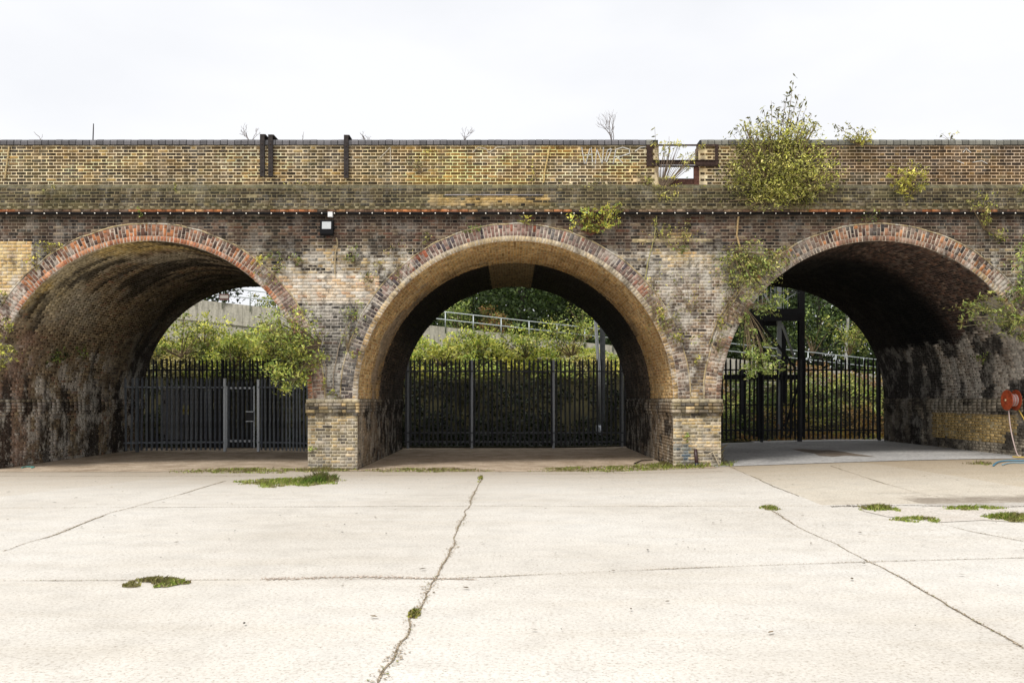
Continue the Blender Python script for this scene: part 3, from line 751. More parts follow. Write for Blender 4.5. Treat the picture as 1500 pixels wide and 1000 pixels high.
# coping --------------------------------------------------------------
m = MB(); x = XL
while x < XR:
    Lb = .162 + random.uniform(-.006, .006)
    a, b = x, min(x + Lb - .016, XR)
    if not (b > GX0 + .01 and a < GX1 - .02):
        g = random.uniform(.75, 1.45); rt = 1 if x > 3 else 0
        c0 = (np.array((.115, .11, .115)) if not rt else np.array((.17, .165, .14))) * g
        dy = random.uniform(-.004, .004); dz = random.uniform(-.004, .004)
        pf = [(-.035, 0), (-.037, .07), (-.022, .112), (.02, .132), (PW - .02, .132), (PW + .022, .11), (PW + .035, .07), (PW + .035, 0)]
        V = [(a, y + dy, PT + .002 + z + dz) for y, z in pf] + [(b, y + dy, PT + .002 + z + dz) for y, z in pf]
        Fc = [tuple(range(7, -1, -1)), tuple(range(8, 16))] + [(q, (q + 1) % 8, 8 + (q + 1) % 8, 8 + q) for q in range(8)]
        m.add(V, Fc, c0)
    x += Lb
m.box(XL, GX0 - .02, -.02, PW + .02, PT, PT + .115, (.03, .03, .03)); m.box(GX1 + .03, XR, -.02, PW + .02, PT, PT + .115, (.03, .03, .03))
m.build('coping', M_COPE, viaduct)

# graffiti scrawls on the parapet (paint on the brick, part of the wall)
def scrawl(strokes, wd, c, name='graffiti'):
    for st in strokes:
        m = MB()
        pts = [Vector((wx(a), -.0145, wz(b))) for a, b in st]
        for p, q in zip(pts[:-1], pts[1:]):
            d = (q - p); L = d.length; nseg = max(1, int(L / .06)); nrm = Vector((-d.z, 0, d.x)).normalized() * wd / 2
            for s_ in range(nseg):
                a = p + d * (s_ / nseg); b = p + d * ((s_ + 1) / nseg)
                m.add([tuple(a - nrm), tuple(b - nrm), tuple(b + nrm), tuple(a + nrm)], [(0, 1, 2, 3)], np.array(c) * random.uniform(.7, 1.0))
        m.build(name, M_PAINT, viaduct)
scrawl([[(852, 216), (856, 240)], [(858, 240), (864, 218)], [(866, 216), (868, 238)], [(872, 240), (874, 218), (882, 240), (884, 216)], [(886, 236), (890, 220), (896, 218), (892, 228), (888, 238)],
        [(898, 240), (902, 219), (912, 216), (922, 219), (922, 225), (910, 229), (901, 230)], [(904, 230), (912, 239)], [(930, 222), (938, 216), (946, 215)], [(856, 228), (868, 226)]], .022, (.62, .60, .56))
scrawl([[(556, 232), (572, 216)], [(572, 216), (572, 240)], [(692, 224), (700, 216), (712, 218), (716, 224), (728, 216), (740, 216)]], .022, (.50, .44, .34))
scrawl([[(1410, 224), (1415, 218), (1422, 224)], [(1424, 238), (1438, 236), (1446, 240)], [(1402, 236), (1412, 240)]], .02, (.55, .52, .48))

# ------------------------------------------------------------------ ground
xs_ = np.concatenate([np.arange(-400, -20, 20), np.arange(-20, 20.1, 1), np.arange(40, 401, 20)])
ys_ = np.concatenate([np.arange(-60, -20, 10), np.arange(-20, 12.1, 1), np.arange(20, 401, 20)])
Xg, Yg = np.meshgrid(xs_, ys_, indexing='ij'); idx = np.arange(Xg.size).reshape(Xg.shape)
Zg = gz(Xg, np.minimum(Yg, 12)) * (np.abs(Xg) < 40)
F = np.stack([idx[:-1, :-1], idx[1:, :-1], idx[1:, 1:], idx[:-1, 1:]], -1).reshape(-1, 4)
g_ = mesh_obj('ground', np.stack([Xg.ravel(), Yg.ravel(), Zg.ravel()], -1), F, M_CONC, smooth=True); tag(g_, kind='structure')
def gp(px, py):
    """point of the yard seen along a sight line, used as a ruler for laying out joints"""
    z = 0.
    for _ in range(6):
        D = 1250 * (CAMZ - z) / (py - HOR); X_ = (px - 750) * D / 1250; z = float(gz(X_, D - 20))
    return X_, D - 20
def gsheet(name, poly_f, mat, x0, x1, y0, y1, dz, nx=40, ny=20):
    """sheet following the ground, edge made ragged by poly_f(x)->(front y)"""
    us = np.linspace(x0, x1, nx); V = []
    for u in us:
        a = poly_f(u)
        for t in np.linspace(0, 1, ny):
            y = a + (y1 - a) * t; V.append((u, y, float(gz(u, y)) + dz))
    idx = np.arange(nx * ny).reshape(nx, ny)
    F = np.stack([idx[:-1, :-1], idx[1:, :-1], idx[1:, 1:], idx[:-1, 1:]], -1).reshape(-1, 4)
    o = mesh_obj(name, V, F, mat, smooth=True); tag(o, kind='structure'); return o
gsheet('dirt_path', lambda u: -.62 + .16 * float(vnoise(u * 1.7, 3)) + .08 * float(vnoise(u * 7, 5)) + (0 if u > -8 else -.1), M_DIRT, XL, ARCHX[1] + RI + .9, 0, 14, .006, 160, 24)
gsheet('arch_pavement', lambda u: -.25 + .05 * float(vnoise(u * 3, 8)), M_GREYFLOOR, ARCHX[1] + RI + .92, XR, 0, 9.2, .010, 60, 20)

M_GRIT = mat_tint('grit', .95, 0, 60, .7, 1.2, .3, .1)
def crack(name, pts, w0, jit=.02, mat=None, lift=.006, step=.05, dens=1.0, pal=None):
    P = [Vector((*gp(*p), 0)) for p in pts]
    out = []
    for a, b in zip(P[:-1], P[1:]):
        n = max(2, int((b - a).length / step))
        for i in range(n): out.append(a.lerp(b, i / n))
    out.append(P[-1])
    pal = pal or [(.44, .36, .26, 4), (.34, .27, .18, 3), (.54, .46, .36, 3), (.18, .14, .10, 1.0), (.26, .26, .10, .8)]
    m = MB(); V = []; Cc = []
    o1 = random.uniform(0, 99)
    for i, p in enumerate(out):
        d = (out[min(i + 1, len(out) - 1)] - out[max(i - 1, 0)]).normalized(); nn = Vector((-d.y, d.x, 0))
        off = (float(fbm(i * step * 2.2 + o1, 3., 4)) - .5) * 2 * jit * 3
        wm = float(fbm(i * step * 1.1 + o1, 7., 4)); wv = w0 * max(.30, (wm - .28) * 3.2) * (0 if i in (0, len(out) - 1) else 1)
        lw = min(wv * .35, .014) if mat is None else wv
        for s_ in (-1, 1):
            q = p + nn * (off + s_ * lw * .5 * random.uniform(.5, 1.5)); V.append((q.x, q.y, float(gz(q.x, q.y)) + lift))
            Cc.append(np.array((.30, .245, .175) if mat is not None or w0 < .13 else (.50, .41, .33)) * random.uniform(.5, 1.3))
        if mat is None:
            for _ in range(int(dens * 5 * min(1, wv / .03) + random.random() * 1.5)):
                q = p + nn * (off + random.gauss(0, wv * .27)) + d * random.uniform(-.03, .03); r = random.uniform(.003, .011) * (.6 + wv * 6)
                z = float(gz(q.x, q.y)) + lift + .001; a0 = random.uniform(0, 6.28); k = random.choice((4, 5))
                m.add([(q.x + r * random.uniform(.6, 1.3) * cos(a0 + 6.283 * j / k), q.y + r * random.uniform(.6, 1.3) * sin(a0 + 6.283 * j / k), z + (.004 if j % 2 else 0)) for j in range(k)], [tuple(range(k))], pick(pal, 1)[0] * random.uniform(.7, 1.15))
    m.add(V, [(2 * i, 2 * i + 1, 2 * i + 3, 2 * i + 2) for i in range(len(out) - 1)], np.array(Cc))
    o = m.build(name, mat or M_GRIT); tag(o, kind='structure'); return o
crack('ground_crack', [(706, 697), (690, 735), (672, 775), (655, 818), (640, 846), (608, 900), (582, 950), (556, 1002)], .08, .014)
crack('ground_crack', [(332, 704), (250, 728), (160, 752), (80, 783), (0, 808)], .05, .01)
crack('ground_crack', [(1118, 740), (1170, 772), (1230, 800), (1270, 822), (1330, 851), (1400, 893), (1460, 928), (1500, 952)], .06, .009)
crack('ground_crack', [(1066, 682), (1100, 697), (1132, 712), (1170, 727)], .05, .012)
crack('ground_crack', [(1215, 682), (1270, 700), (1330, 718), (1395, 733)], .035, .01)
crack('ground_joint', [(-40, 851), (200, 850), (640, 848), (760, 843), (1010, 832), (1270, 823), (1540, 816)], .022, .002)
crack('ground_joint', [(-40, 744), (300, 743), (700, 741), (1120, 741), (1260, 742)], .04, .002)
crack('ground_joint', [(1350, 760), (1420, 778), (1500, 793)], .018, .004)
crack('dark_joint', [(1215, 742), (1300, 740), (1400, 741), (1540, 743)], .16, .03, None, .005, .04, 1.6, [(.10, .085, .07, 3), (.2, .17, .14, 2), (.05, .045, .035, 2)])
crack('ground_joint', [(-40, 697), (300, 697), (560, 696), (900, 693), (1060, 690)], .07, .01)
crack('ground_stain', [(380, 848), (480, 846), (560, 845), (640, 848), (700, 849)], .16, .01, None, .004, .04, 2.2, [(.52, .42, .34, 3), (.60, .52, .44, 4), (.44, .34, .26, 1)])
# pale patch of newer screed at right
ph = MB(); pts = [gp(a, b) for a, b in ((1262, 748), (1330, 743), (1420, 744), (1540, 748), (1540, 768), (1440, 762), (1380, 765), (1345, 760), (1300, 757))]
ph.add([(a, b, float(gz(a, b)) + .007) for a, b in pts], [tuple(range(len(pts)))])
o = ph.build('screed_patch', mat_ground('pale_screed', (.56, .50, .43), (.66, .62, .56), 2, .2)); tag(o, kind='structure')
# dark patch inside the right arch
ph = MB(); pts = [gp(a, b) for a, b in ((1160, 658.2), (1180, 658), (1200, 659.6), (1215, 659.4), (1238, 662.2), (1252, 664.8), (1285, 669.6), (1240, 667.6), (1222, 669.2), (1200, 667.8), (1192, 664.2), (1176, 662))]
ph.add([(a, b, float(gz(a, b)) + .014) for a, b in pts], [tuple(range(len(pts)))])
o = ph.build('damp_patch', mat_ground('damp_dirt', (.12, .09, .065), (.26, .22, .18), 3, .3)); tag(o, kind='structure')

# ------------------------------------------------------------------ foliage
def leaf_mesh(P, L, Wd, C, up=.4, nrm=None):
    """P centres (N,3), one folded-diamond leaf each"""
    n = len(P)
    d = rng.normal(0, 1, (n, 3)); d[:, 2] -= .25; d /= np.linalg.norm(d, axis=1)[:, None]
    nn = rng.normal(0, 1, (n, 3)); nn[:, 2] += up * 2; nn[:, 1] -= up * 1.2
    if nrm is not None: nn += nrm * 1.2
    s = np.cross(d, nn); s /= np.linalg.norm(s, axis=1)[:, None] + 1e-9
    nn = np.cross(s, d)
    L = np.asarray(L)[:, None] if hasattr(L, '__len__') else L
    a = P - d * L * .5; b = P + d * L * .5; mid = P - d * L * .08
    l = mid + s * L * Wd * .5 + nn * L * .06; r = mid - s * L * Wd * .5 + nn * L * .06
    V = np.stack([a, l, b, r], 1).reshape(-1, 3)
    F = np.arange(4 * n).reshape(n, 4)
    return V, F, np.repeat(C, 4, axis=0)
YG = [(.42, .44, .09, 4), (.54, .52, .13, 3), (.28, .32, .07, 3), (.62, .54, .16, 1.5), (.12, .15, .04, 2)]
LG = [(.28, .36, .09, 4), (.40, .46, .14, 3), (.18, .25, .06, 3), (.50, .50, .15, 1.2), (.08, .11, .03, 1.2)]
DG = [(.045, .075, .022, 4), (.07, .11, .03, 3), (.028, .045, .016, 3), (.11, .15, .04, 1)]
YY = [(.62, .56, .12, 3), (.54, .52, .12, 3), (.7, .6, .2, 1), (.34, .36, .08, 1)]
OLV = [(.36, .35, .11, 3), (.50, .46, .17, 3), (.22, .22, .07, 3), (.60, .52, .2, 1.4), (.08, .08, .03, 2)]
DRY = [(.34, .27, .15, 3), (.24, .18, .09, 2), (.42, .35, .2, 1)]
def clumps(cent, rad, nclump, nleaf, shell=.55):
    """clump centres spread through an ellipsoid, leaves round each"""
    u = rng.normal(0, 1, (nclump, 3)); u /= np.linalg.norm(u, axis=1)[:, None]
    r = .12 + 1.08 * rng.random((nclump, 1)) ** .62
    CC = u * r * np.array(rad)
    cs = np.mean(rad) * .17 * (.6 + .9 * rng.random((nclump, 1)))
    ids = rng.integers(0, nclump, nclump * nleaf)
    P = CC[ids] + rng.normal(0, 1, (len(ids), 3)) * cs[ids] * np.array(rad) / np.mean(rad)
    return CC + np.array(cent), P + np.array(cent), ids, P / np.array(rad)
def plant(name, label, cat, root, blobs, pal, leaf=.09, wd=.42, stem_c=(.24, .18, .11), stem_r=.012, group=None, shell=.5, dark=.5, spikes=()):
    """blobs: (cx,cy,cz,rx,ry,rz,nclump,nleaf)"""
    t = thing(name, label, cat, root, group); R0 = np.array(root, float)
    Vs = []; Fs = []; Cs = []; n0 = 0; st = MB(); r0 = Vector(root)
    for (cx, cy, cz, rx, ry, rz, nc, nl) in blobs:
        CC, P, ids, rel = clumps((cx, cy, cz), (rx, ry, rz), nc, nl, shell)
        P[:, 1] = np.where(P[:, 1] > -.03, -.03 - rng.random(len(P)) * .1, P[:, 1]) if cy < 0 else P[:, 1]
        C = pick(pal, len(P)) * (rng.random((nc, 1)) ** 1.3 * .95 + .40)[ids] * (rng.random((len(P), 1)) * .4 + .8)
        sh = np.clip(.62 + .4 * rel[:, 2] * .8 - .25 * rel[:, 1], 0, 1)[:, None]; C = C * 1.22  # self-shade put into leaf colour: lower and rear leaves darker
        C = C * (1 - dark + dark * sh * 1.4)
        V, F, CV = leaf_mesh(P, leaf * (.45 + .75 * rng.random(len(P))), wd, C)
        Vs.append(V); Fs.append(F + n0); Cs.append(CV); n0 += len(V)
        c0 = Vector((cx, cy, cz))
        for q in CC[:: max(1, nc // 9)]:
            q = Vector(q); q.y = min(q.y, -.03) if cy < 0 else q.y
            mid = r0.lerp(q, .5) + Vector((random.uniform(-.1, .1) * rx, -.05 * ry, .12 * rz))
            st.tube([r0, r0.lerp(mid, .6), mid, mid.lerp(q, .6), q], [stem_r, stem_r * .8, stem_r * .6, stem_r * .45, stem_r * .25], 5, np.array(stem_c) * random.uniform(.7, 1.3), False)
    for (tip, nlv) in spikes:
        tip = Vector(tip); base = r0.lerp(tip, .3) + Vector((random.uniform(-.1, .1), 0, .1))
        st.tube([r0, base, base.lerp(tip, .5) + Vector((random.uniform(-.04, .04), 0, 0)), tip], [stem_r, stem_r * .7, stem_r * .5, .003], 5, stem_c, False)
        nlv = int(nlv * 1.3); ts = rng.random(nlv) * .65 + .38
        P = np.array([tuple(base.lerp(tip, (q - .3) / .7 if q > .3 else 0)) for q in ts]) + rng.normal(0, .06, (nlv, 3)) * (1.3 - ts)[:, None] * 1.6
        V, F, CV = leaf_mesh(P, leaf * (1.0 + .7 * rng.random(nlv)), .30, pick(pal, nlv) * np.where(rng.random((nlv, 1)) < .7, .30, .8))
        Vs.append(V); Fs.append(F + n0); Cs.append(CV); n0 += len(V)
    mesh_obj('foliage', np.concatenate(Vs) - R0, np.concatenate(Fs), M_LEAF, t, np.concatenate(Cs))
    if st.n:
        st.V = [v - R0 for v in st.V]; st.build('stem', M_STEM, t)
    return t
def W(px, py, y=-.15): return (wx(px), y, wz(py))
def wplant(label, root, blobs, pal, name='wall_shrub', cat='shrub', y=-.2, **kw):
    """root/blobs on the wall: blob = (px, py, halfwidth px, halfheight px, thickness m, clumps, leaves)"""
    return plant(name, label, cat, W(*root, -.02), [(wx(b[0]), y, wz(b[1]), b[2] / S * 1.12, b[4], b[3] / S * 1.15, b[5], max(5, int(b[6] * (.95 if name == 'buddleia_bush' else .66)))) for b in blobs], pal, **kw)

wplant('large yellow-green buddleia sprouting from the parapet right of the gap, tall spikes above the coping', (1135, 292),
       [(1135, 244, 58, 40, .42, 90, 34), (1142, 280, 60, 24, .36, 56, 30), (1108, 268, 42, 34, .34, 40, 28), (1180, 262, 34, 32, .3, 30, 26), (1142, 208, 48, 18, .2, 34, 20), (1124, 298, 48, 12, .25, 22, 20), (1198, 272, 22, 12, .2, 12, 14), (1082, 228, 22, 28, .2, 14, 14), (1100, 196, 26, 8, .15, 12, 12), (1170, 190, 24, 10, .15, 12, 12)],
       OLV + YG[:2], name='buddleia_bush', y=-.35, leaf=.095, wd=.34, stem_r=.022, dark=.6,
       spikes=[(W(1160, 120, -.1), 38), (W(1147, 150, -.1), 26), (W(1135, 165, -.2), 26), (W(1108, 178, -.2), 30), (W(1085, 184, -.2), 22), (W(1175, 150, -.1), 22), (W(1185, 172, -.2), 24), (W(1122, 172, 0), 26), (W(1096, 172, 0), 18), (W(1160, 160, 0), 26), (W(1150, 175, -.3), 30), (W(1192, 190, -.1), 18), (W(1070, 196, -.1), 14), (W(1168, 140, -.1), 22), (W(1152, 138, -.1), 20), (W(1128, 150, -.1), 18), (W(1115, 165, -.2), 20), (W(1140, 158, 0), 24), (W(1180, 160, 0), 20), (W(1078, 186, 0), 18), (W(1090, 180, 0), 18)])
wplant('leafy shrub spilling over the left shoulder of the right arch', (1075, 372),
       [(1090, 388, 34, 24, .25, 34, 30), (1120, 382, 34, 18, .25, 28, 26), (1100, 415, 34, 20, .22, 26, 26), (1072, 400, 22, 26, .2, 18, 24), (1140, 392, 18, 14, .2, 10, 20)], OLV + LG[:2], leaf=.09, y=-.25)
wplant('green trailing plant hanging in front of the right arch opening', (1092, 450),
       [(1112, 450, 26, 14, .25, 22, 22), (1098, 508, 20, 18, .25, 16, 26), (1110, 528, 26, 14, .25, 20, 26), (1120, 545, 22, 9, .2, 10, 22), (1090, 545, 12, 12, .2, 8, 20), (1085, 480, 9, 20, .15, 8, 20), (1140, 436, 12, 10, .2, 6, 16)], LG, leaf=.10, wd=.32, y=-.3, stem_r=.006)
wplant('bushy creeper hanging over the right foot of the left arch', (470, 505),
       [(425, 488, 38, 28, .35, 44, 30), (400, 505, 34, 20, .3, 26, 28), (440, 520, 34, 26, .35, 40, 30), (425, 550, 24, 24, .3, 30, 30), (452, 535, 24, 18, .3, 20, 26), (415, 470, 20, 14, .2, 10, 24), (430, 566, 15, 12, .2, 10, 20)], LG + YG[:3], leaf=.10, wd=.4, y=-.35, stem_c=(.2, .15, .1))
wplant('bright yellow-green shrub rooted above the right shoulder of the middle arch', (865, 345),
       [(862, 318, 22, 8, .18, 14, 24), (885, 310, 18, 10, .18, 10, 22), (892, 328, 16, 10, .18, 12, 22), (845, 330, 14, 10, .15, 8, 20), (868, 337, 24, 6, .15, 12, 20)], YY + LG[:1], leaf=.095, y=-.22, stem_c=(.16, .07, .05))
wplant('yellow-green shrub on the parapet above the crown of the right arch', (1330, 290),
       [(1322, 258, 24, 12, .2, 18, 24), (1332, 275, 18, 16, .2, 22, 24), (1312, 268, 14, 12, .15, 8, 20)], YY, leaf=.085, y=-.2)
wplant('thin shrub with yellowing leaves below the coping near the right', (1258, 214),
       [(1258, 205, 18, 10, .15, 14, 20), (1240, 206, 12, 8, .12, 6, 16)], YY + OLV[:2], leaf=.08, y=-.12, spikes=[(W(1222, 184, 0), 16), (W(1240, 181, 0), 14), (W(1262, 188, 0), 14), (W(1280, 190, 0), 12)])
wplant('sparse straggly weed crossing the string course at far right', (1440, 335),
       [(1434, 300, 16, 14, .15, 10, 16), (1440, 325, 12, 16, .15, 10, 16), (1462, 348, 18, 8, .15, 8, 16), (1422, 298, 12, 10, .1, 5, 14), (1452, 300, 12, 6, .1, 4, 12)], OLV + YG[:1], leaf=.09, y=-.15)
wplant('dense leafy shrub growing from the wall at the right edge', (1510, 430),
       [(1498, 400, 26, 36, .35, 50, 30), (1488, 430, 20, 16, .3, 20, 26), (1510, 380, 22, 20, .3, 20, 24)], LG, leaf=.10, wd=.35, y=-.35)
wplant('arching feathery branches reaching into the right arch from its rim', (1500, 470),
       [(1425, 452, 28, 12, .2, 20, 20), (1455, 468, 30, 16, .25, 30, 22), (1480, 485, 22, 16, .25, 20, 22), (1405, 470, 12, 14, .1, 8, 14), (1440, 440, 22, 8, .15, 10, 18)], OLV + LG, leaf=.12, wd=.22, y=-.4, stem_r=.014, stem_c=(.3, .26, .16))
wplant('small branching shrub rooted in the far left foot of the left arch', (-14, 500),
       [(4, 505, 22, 16, .3, 26, 24), (22, 522, 18, 12, .25, 14, 20), (8, 540, 14, 8, .2, 8, 20), (26, 478, 12, 8, .2, 8, 16), (4, 470, 12, 12, .2, 8, 18)], OLV + YG[:2], leaf=.09, y=-.35)
# small wall plants: each its own thing
def small(label, px, py, w_, h_, pal, n=8, nl=14, name='wall_weed', cat='weed', y=-.10, **kw):
    return wplant(label, (px + random.uniform(-4, 4), py + h_ * .8), [(px, py, w_, h_, .1, n, nl)], pal, name=name, cat=cat, y=y, leaf=kw.pop('leaf', .07), stem_r=.006, **kw)
small('yellow creeper along the left arch ring beside the pale brick patch', 70, 362, 20, 6, YY, 10)
small('small weed on the extrados at the left haunch of the left arch', 55, 385, 10, 12, YY, 6)
small('leafy sprig at the top left edge of the left arch ring', 4, 430, 12, 10, YG, 6)
small('tiny green tuft on the string course above the left arch crown', 206, 312, 5, 10, LG, 5, 10)
small('yellowish tuft above the pale brick band, beside the left arch', 378, 382, 12, 10, YY, 8)
small('green tuft on the wall left of the floodlight conduit', 402, 376, 10, 7, LG, 6)
small('bluish green tuft halfway between floodlight and left arch', 432, 380, 9, 7, LG, 6)
small('green weed in the wall below and right of the floodlight', 518, 376, 12, 14, LG, 9)
small('trailing weed at the left haunch of the middle arch', 545, 402, 16, 16, OLV, 10)
small('bushy weed on the extrados low on the middle arch', 520, 458, 16, 14, LG + YG[:1], 12)
small('weed clinging left of the middle arch above its base', 521, 518, 8, 8, YG, 5)
small('tuft growing beside the cap of the first pier base', 478, 562, 6, 6, YG, 4)
small('small weed on the cap of the first pier base', 492, 577, 7, 5, YG, 6, y=-.11)
small('weed on the first pier base near the ground', 458, 656, 6, 4, LG, 4)
small('pale green weed at the crown of the middle arch ring', 690, 336, 14, 7, LG, 8)
small('yellow tuft on the crown of the middle arch', 770, 325, 14, 5, YY, 7)
small('mossy tuft at the upper left of the middle arch ring', 625, 350, 12, 8, OLV, 6)
small('faded yellow shrub flat against the parapet above the middle arch', 618, 240, 26, 18, [(.52, .46, .16, 3), (.44, .42, .13, 2)], 14, 14, leaf=.06)
small('thin yellow stems on the parapet left of the graffiti', 782, 250, 6, 16, YY, 5, 10)
small('small green weed on the band above the left arch', 80, 278, 12, 8, OLV, 6)
small('slim upright green weed on the band right of the left arch crown', 260, 276, 4, 12, YG, 4, 10)
small('weed low on the parapet just left of the gap', 950, 264, 16, 14, YG + OLV, 10)
small('green weed below the string course right of the middle arch', 970, 335, 12, 16, YG, 9)
small('weed hanging beside the second pier above its yellow bricks', 1006, 345, 10, 18, OLV, 9)
small('leafy clump on the wall just above the yellow bricks of the second pier', 1000, 366, 12, 8, LG, 8)
small('ivy patch beside the right edge of the middle arch ring', 975, 470, 24, 18, YG, 16)
small('yellow tuft at the upper part of the second pier', 968, 460, 10, 12, YY, 7)
small('ivy patch on the second pier face', 1000, 492, 20, 12, YG, 12)
small('hanging yellow sprig on the second pier', 1016, 528, 7, 10, YY, 5)
small('creeper up the right side of the second pier', 1050, 495, 12, 24, OLV + LG[:1], 12)
small('thin creeper high on the second pier under the arch shoulder', 1052, 462, 7, 16, YY, 6)
small('weed at the crown of the right arch', 1270, 318, 10, 12, LG, 8)
small('weed on the band at the right edge of the parapet', 1492, 280, 14, 6, OLV, 7)
small('small moss tuft on the band beside the big bush', 1090, 290, 12, 5, OLV, 5)
small('green weed on the second pier base near the grass', 1003, 641, 6, 6, LG, 5)
small('loose creeper spread over the upper face of the second pier', 1012, 425, 44, 40, OLV + YG, 34, 8)
small('wisps of creeper on the left side of the second pier beside the arch ring', 955, 430, 16, 46, YG + OLV, 20, 8)
small('wisps of creeper on the shoulder between the second pier and the right arch', 1068, 440, 14, 40, OLV + LG, 20, 8)
small('scattered creeper leaves above the yellow bricks of the second pier', 985, 352, 46, 14, YY + OLV, 20, 8)
small('dry creeper trailing along the left haunch of the middle arch ring', 580, 385, 26, 26, OLV + DRY, 20, 8)
small('mixed weeds on the wall between the left arch and the pale brick band', 398, 400, 18, 14, YY + LG, 16, 9)
small('scraggy creeper on the first pier beside the dark arch flank', 512, 490, 14, 30, OLV + LG, 14, 8)
small('dry weeds rooted on the band below the pair of steel posts', 455, 272, 40, 8, OLV + DRY, 14, 7)
small('sparse weeds rooted on the band under the graffiti', 860, 272, 50, 7, OLV + DRY, 16, 7)
# shrub growing up through the gap in the parapet
wplant('thin-stemmed shrub growing up through the gap in the parapet', (968, 282),
       [(985, 215, 22, 5, .12, 14, 16), (1005, 232, 16, 10, .12, 8, 14), (975, 236, 14, 12, .12, 6, 12), (1008, 245, 14, 6, .1, 6, 12), (980, 268, 16, 7, .12, 8, 16), (975, 290, 12, 8, .12, 8, 16), (1025, 215, 8, 6, .1, 4, 10)],
       YY + OLV[:2], leaf=.085, wd=.3, y=-.14, stem_r=.010, stem_c=(.24, .18, .13), spikes=[(W(958, 188, -.1), 12), (W(979, 202, -.1), 7), (W(975, 208, -.1), 6)])
# weeds inside the left barrel
plant('barrel_weed', 'green weed growing from the left wall inside the left arch', 'weed', (ARCHX[0] - 3.55, 2.4, 2.6),
      [(ARCHX[0] - 3.45, 2.4, 2.75, .16, .5, .35, 14, 16)], DG + LG[:1], leaf=.09)
plant('barrel_weed', 'small green sprig deeper on the left wall of the left arch', 'weed', (ARCHX[0] - 3.5, 3.4, 2.85),
      [(ARCHX[0] - 3.35, 3.4, 2.9, .14, .25, .2, 8, 14)], LG, leaf=.08)
plant('barrel_weed', 'leafy weed in the right wall of the right arch below the branches', 'weed', (ARCHX[2] + 3.5, 1.9, 2.6),
      [(ARCHX[2] + 3.4, 1.9, 2.7, .12, .2, .16, 7, 12)], LG, leaf=.08)

# bare twigs and sticks on top of the coping
def bare(label, px, py, hgt, spread, n=7, y=.5, c=(.20, .16, .14), name='bare_sapling', cat='sapling'):
    m = MB(); rt = Vector((wx(px) * (20 + y) / 20, y, 7.45 if y > .36 else 7.73))
    h = hgt / S
    def br(p, d, L, r, lev):
        q = p + d * L; md = p.lerp(q, .5) + Vector((random.uniform(-.1, .1) * L, random.uniform(-.1, .1) * L, 0))
        m.tube([p, md, q], [r, r * .8, r * .5], 4, c, False)
        if lev > 0:
            for _ in range(2 + (random.random() < .5)):
                nd_ = (d + Vector((random.uniform(-1, 1) * spread, random.uniform(-.6, .6) * spread, random.uniform(-.2, .4)))).normalized()
                br(p.lerp(q, random.uniform(.45, 1)), nd_, L * random.uniform(.5, .75), r * .6, lev - 1)
    top = (7.73 - rt.z) + h
    m.tube([rt, rt + Vector((0, 0, 7.73 - rt.z + .03))], [.012, .011], 4, c, False)
    for _ in range(max(1, n // 3)):
        br(rt + Vector((0, 0, 7.73 - rt.z)), Vector((random.uniform(-.5, .5) * spread, 0, 1)).normalized(), h * .62, .011, 3 if n > 5 else 1)
    o = m.build(name, M_STEM, None, origin=tuple(rt)); tag(o, label, cat); return o
bare('bare twiggy sapling behind the coping left of the paired steel posts', 367, 200, 26, .9, 9)
bare('faint twigs above the coping at far left', 62, 203, 24, 1.1, 4)
bare('tiny dry twigs above the coping left of the saplings', 120, 203, 9, .8, 3)
bare('thin dry stem behind the coping between the steel posts', 443, 203, 24, .4, 4, c=(.34, .30, .27))
bare('twiggy sapling just right of the single steel post', 538, 203, 20, .8, 8)
bare('small bare sapling standing over the middle arch', 679, 203, 24, .9, 8)
bare('tall bare sapling with a neat twiggy crown left of the parapet gap', 897, 203, 44, .75, 9)
m = MB(); m.tube([(wx(136) * 1.015, .3, 7.7), (wx(136) * 1.015 + .01, .3, 8.0), (wx(137) * 1.015, .3, 8.2)], [.014, .013, .010], 6, (.05, .045, .045))
o = m.build('iron_rod', M_RUST, None, origin=(wx(136) * 1.015, .3, 7.7)); tag(o, 'thin dark iron rod standing up from the coping at left', 'rod')
plant('coping_weed', 'small sprig of dark leaves above the coping at far right', 'weed', (wx(1395), .1, 7.72), [(wx(1395), .1, 7.86, .3, .06, .1, 7, 5)], OLV, leaf=.08, stem_r=.006)

# dry stems hanging / climbing on the wall
def vine(label, pts, r, c):
    m = MB(); P = []
    for (a, b), (a2, b2) in zip(pts[:-1], pts[1:]):
        for t in np.linspace(0, 1, 5)[:-1]:
            P.append(W(a + (a2 - a) * t + random.uniform(-.5, .5), b + (b2 - b) * t, -.03 + random.uniform(-.005, .004)))
    P.append(W(*pts[-1], -.03))
    m.tube(P, r, 6, c); o = m.build('dry_vine', M_STEM, None, origin=P[0]); tag(o, label, 'vine')
vine('dry tan vine stem hanging below the string course left of the right arch', [(1081, 318), (1079, 345), (1085, 372), (1089, 392)], .022, (.46, .32, .16))
vine('cut pale stem hanging below the floodlight', [(493, 349), (495, 358), (491, 372), (491, 402)], .018, (.42, .33, .2))
vine('thin curved stem climbing right side of the first pier', [(488, 580), (489, 545), (496, 510), (506, 482), (520, 464)], .013, (.32, .26, .2))
vine('thin straight stem climbing the middle of the first pier', [(478, 580), (478, 540), (472, 515)], .012, (.36, .29, .22))
vine('pale stem on the parapet left of the graffiti', [(796, 268), (799, 245), (805, 215)], .018, (.62, .46, .2))
vine('pale stem on the parapet at far left', [(8, 262), (12, 235), (14, 216)], .018, (.55, .42, .22))
vine('thin vine from the string course right of the middle arch', [(962, 318), (958, 350), (950, 378), (944, 410)], .012, (.40, .36, .16))
vine('thin vine climbing the left edge of the right arch', [(1038, 505), (1050, 470), (1068, 440), (1085, 420)], .014, (.38, .29, .17))

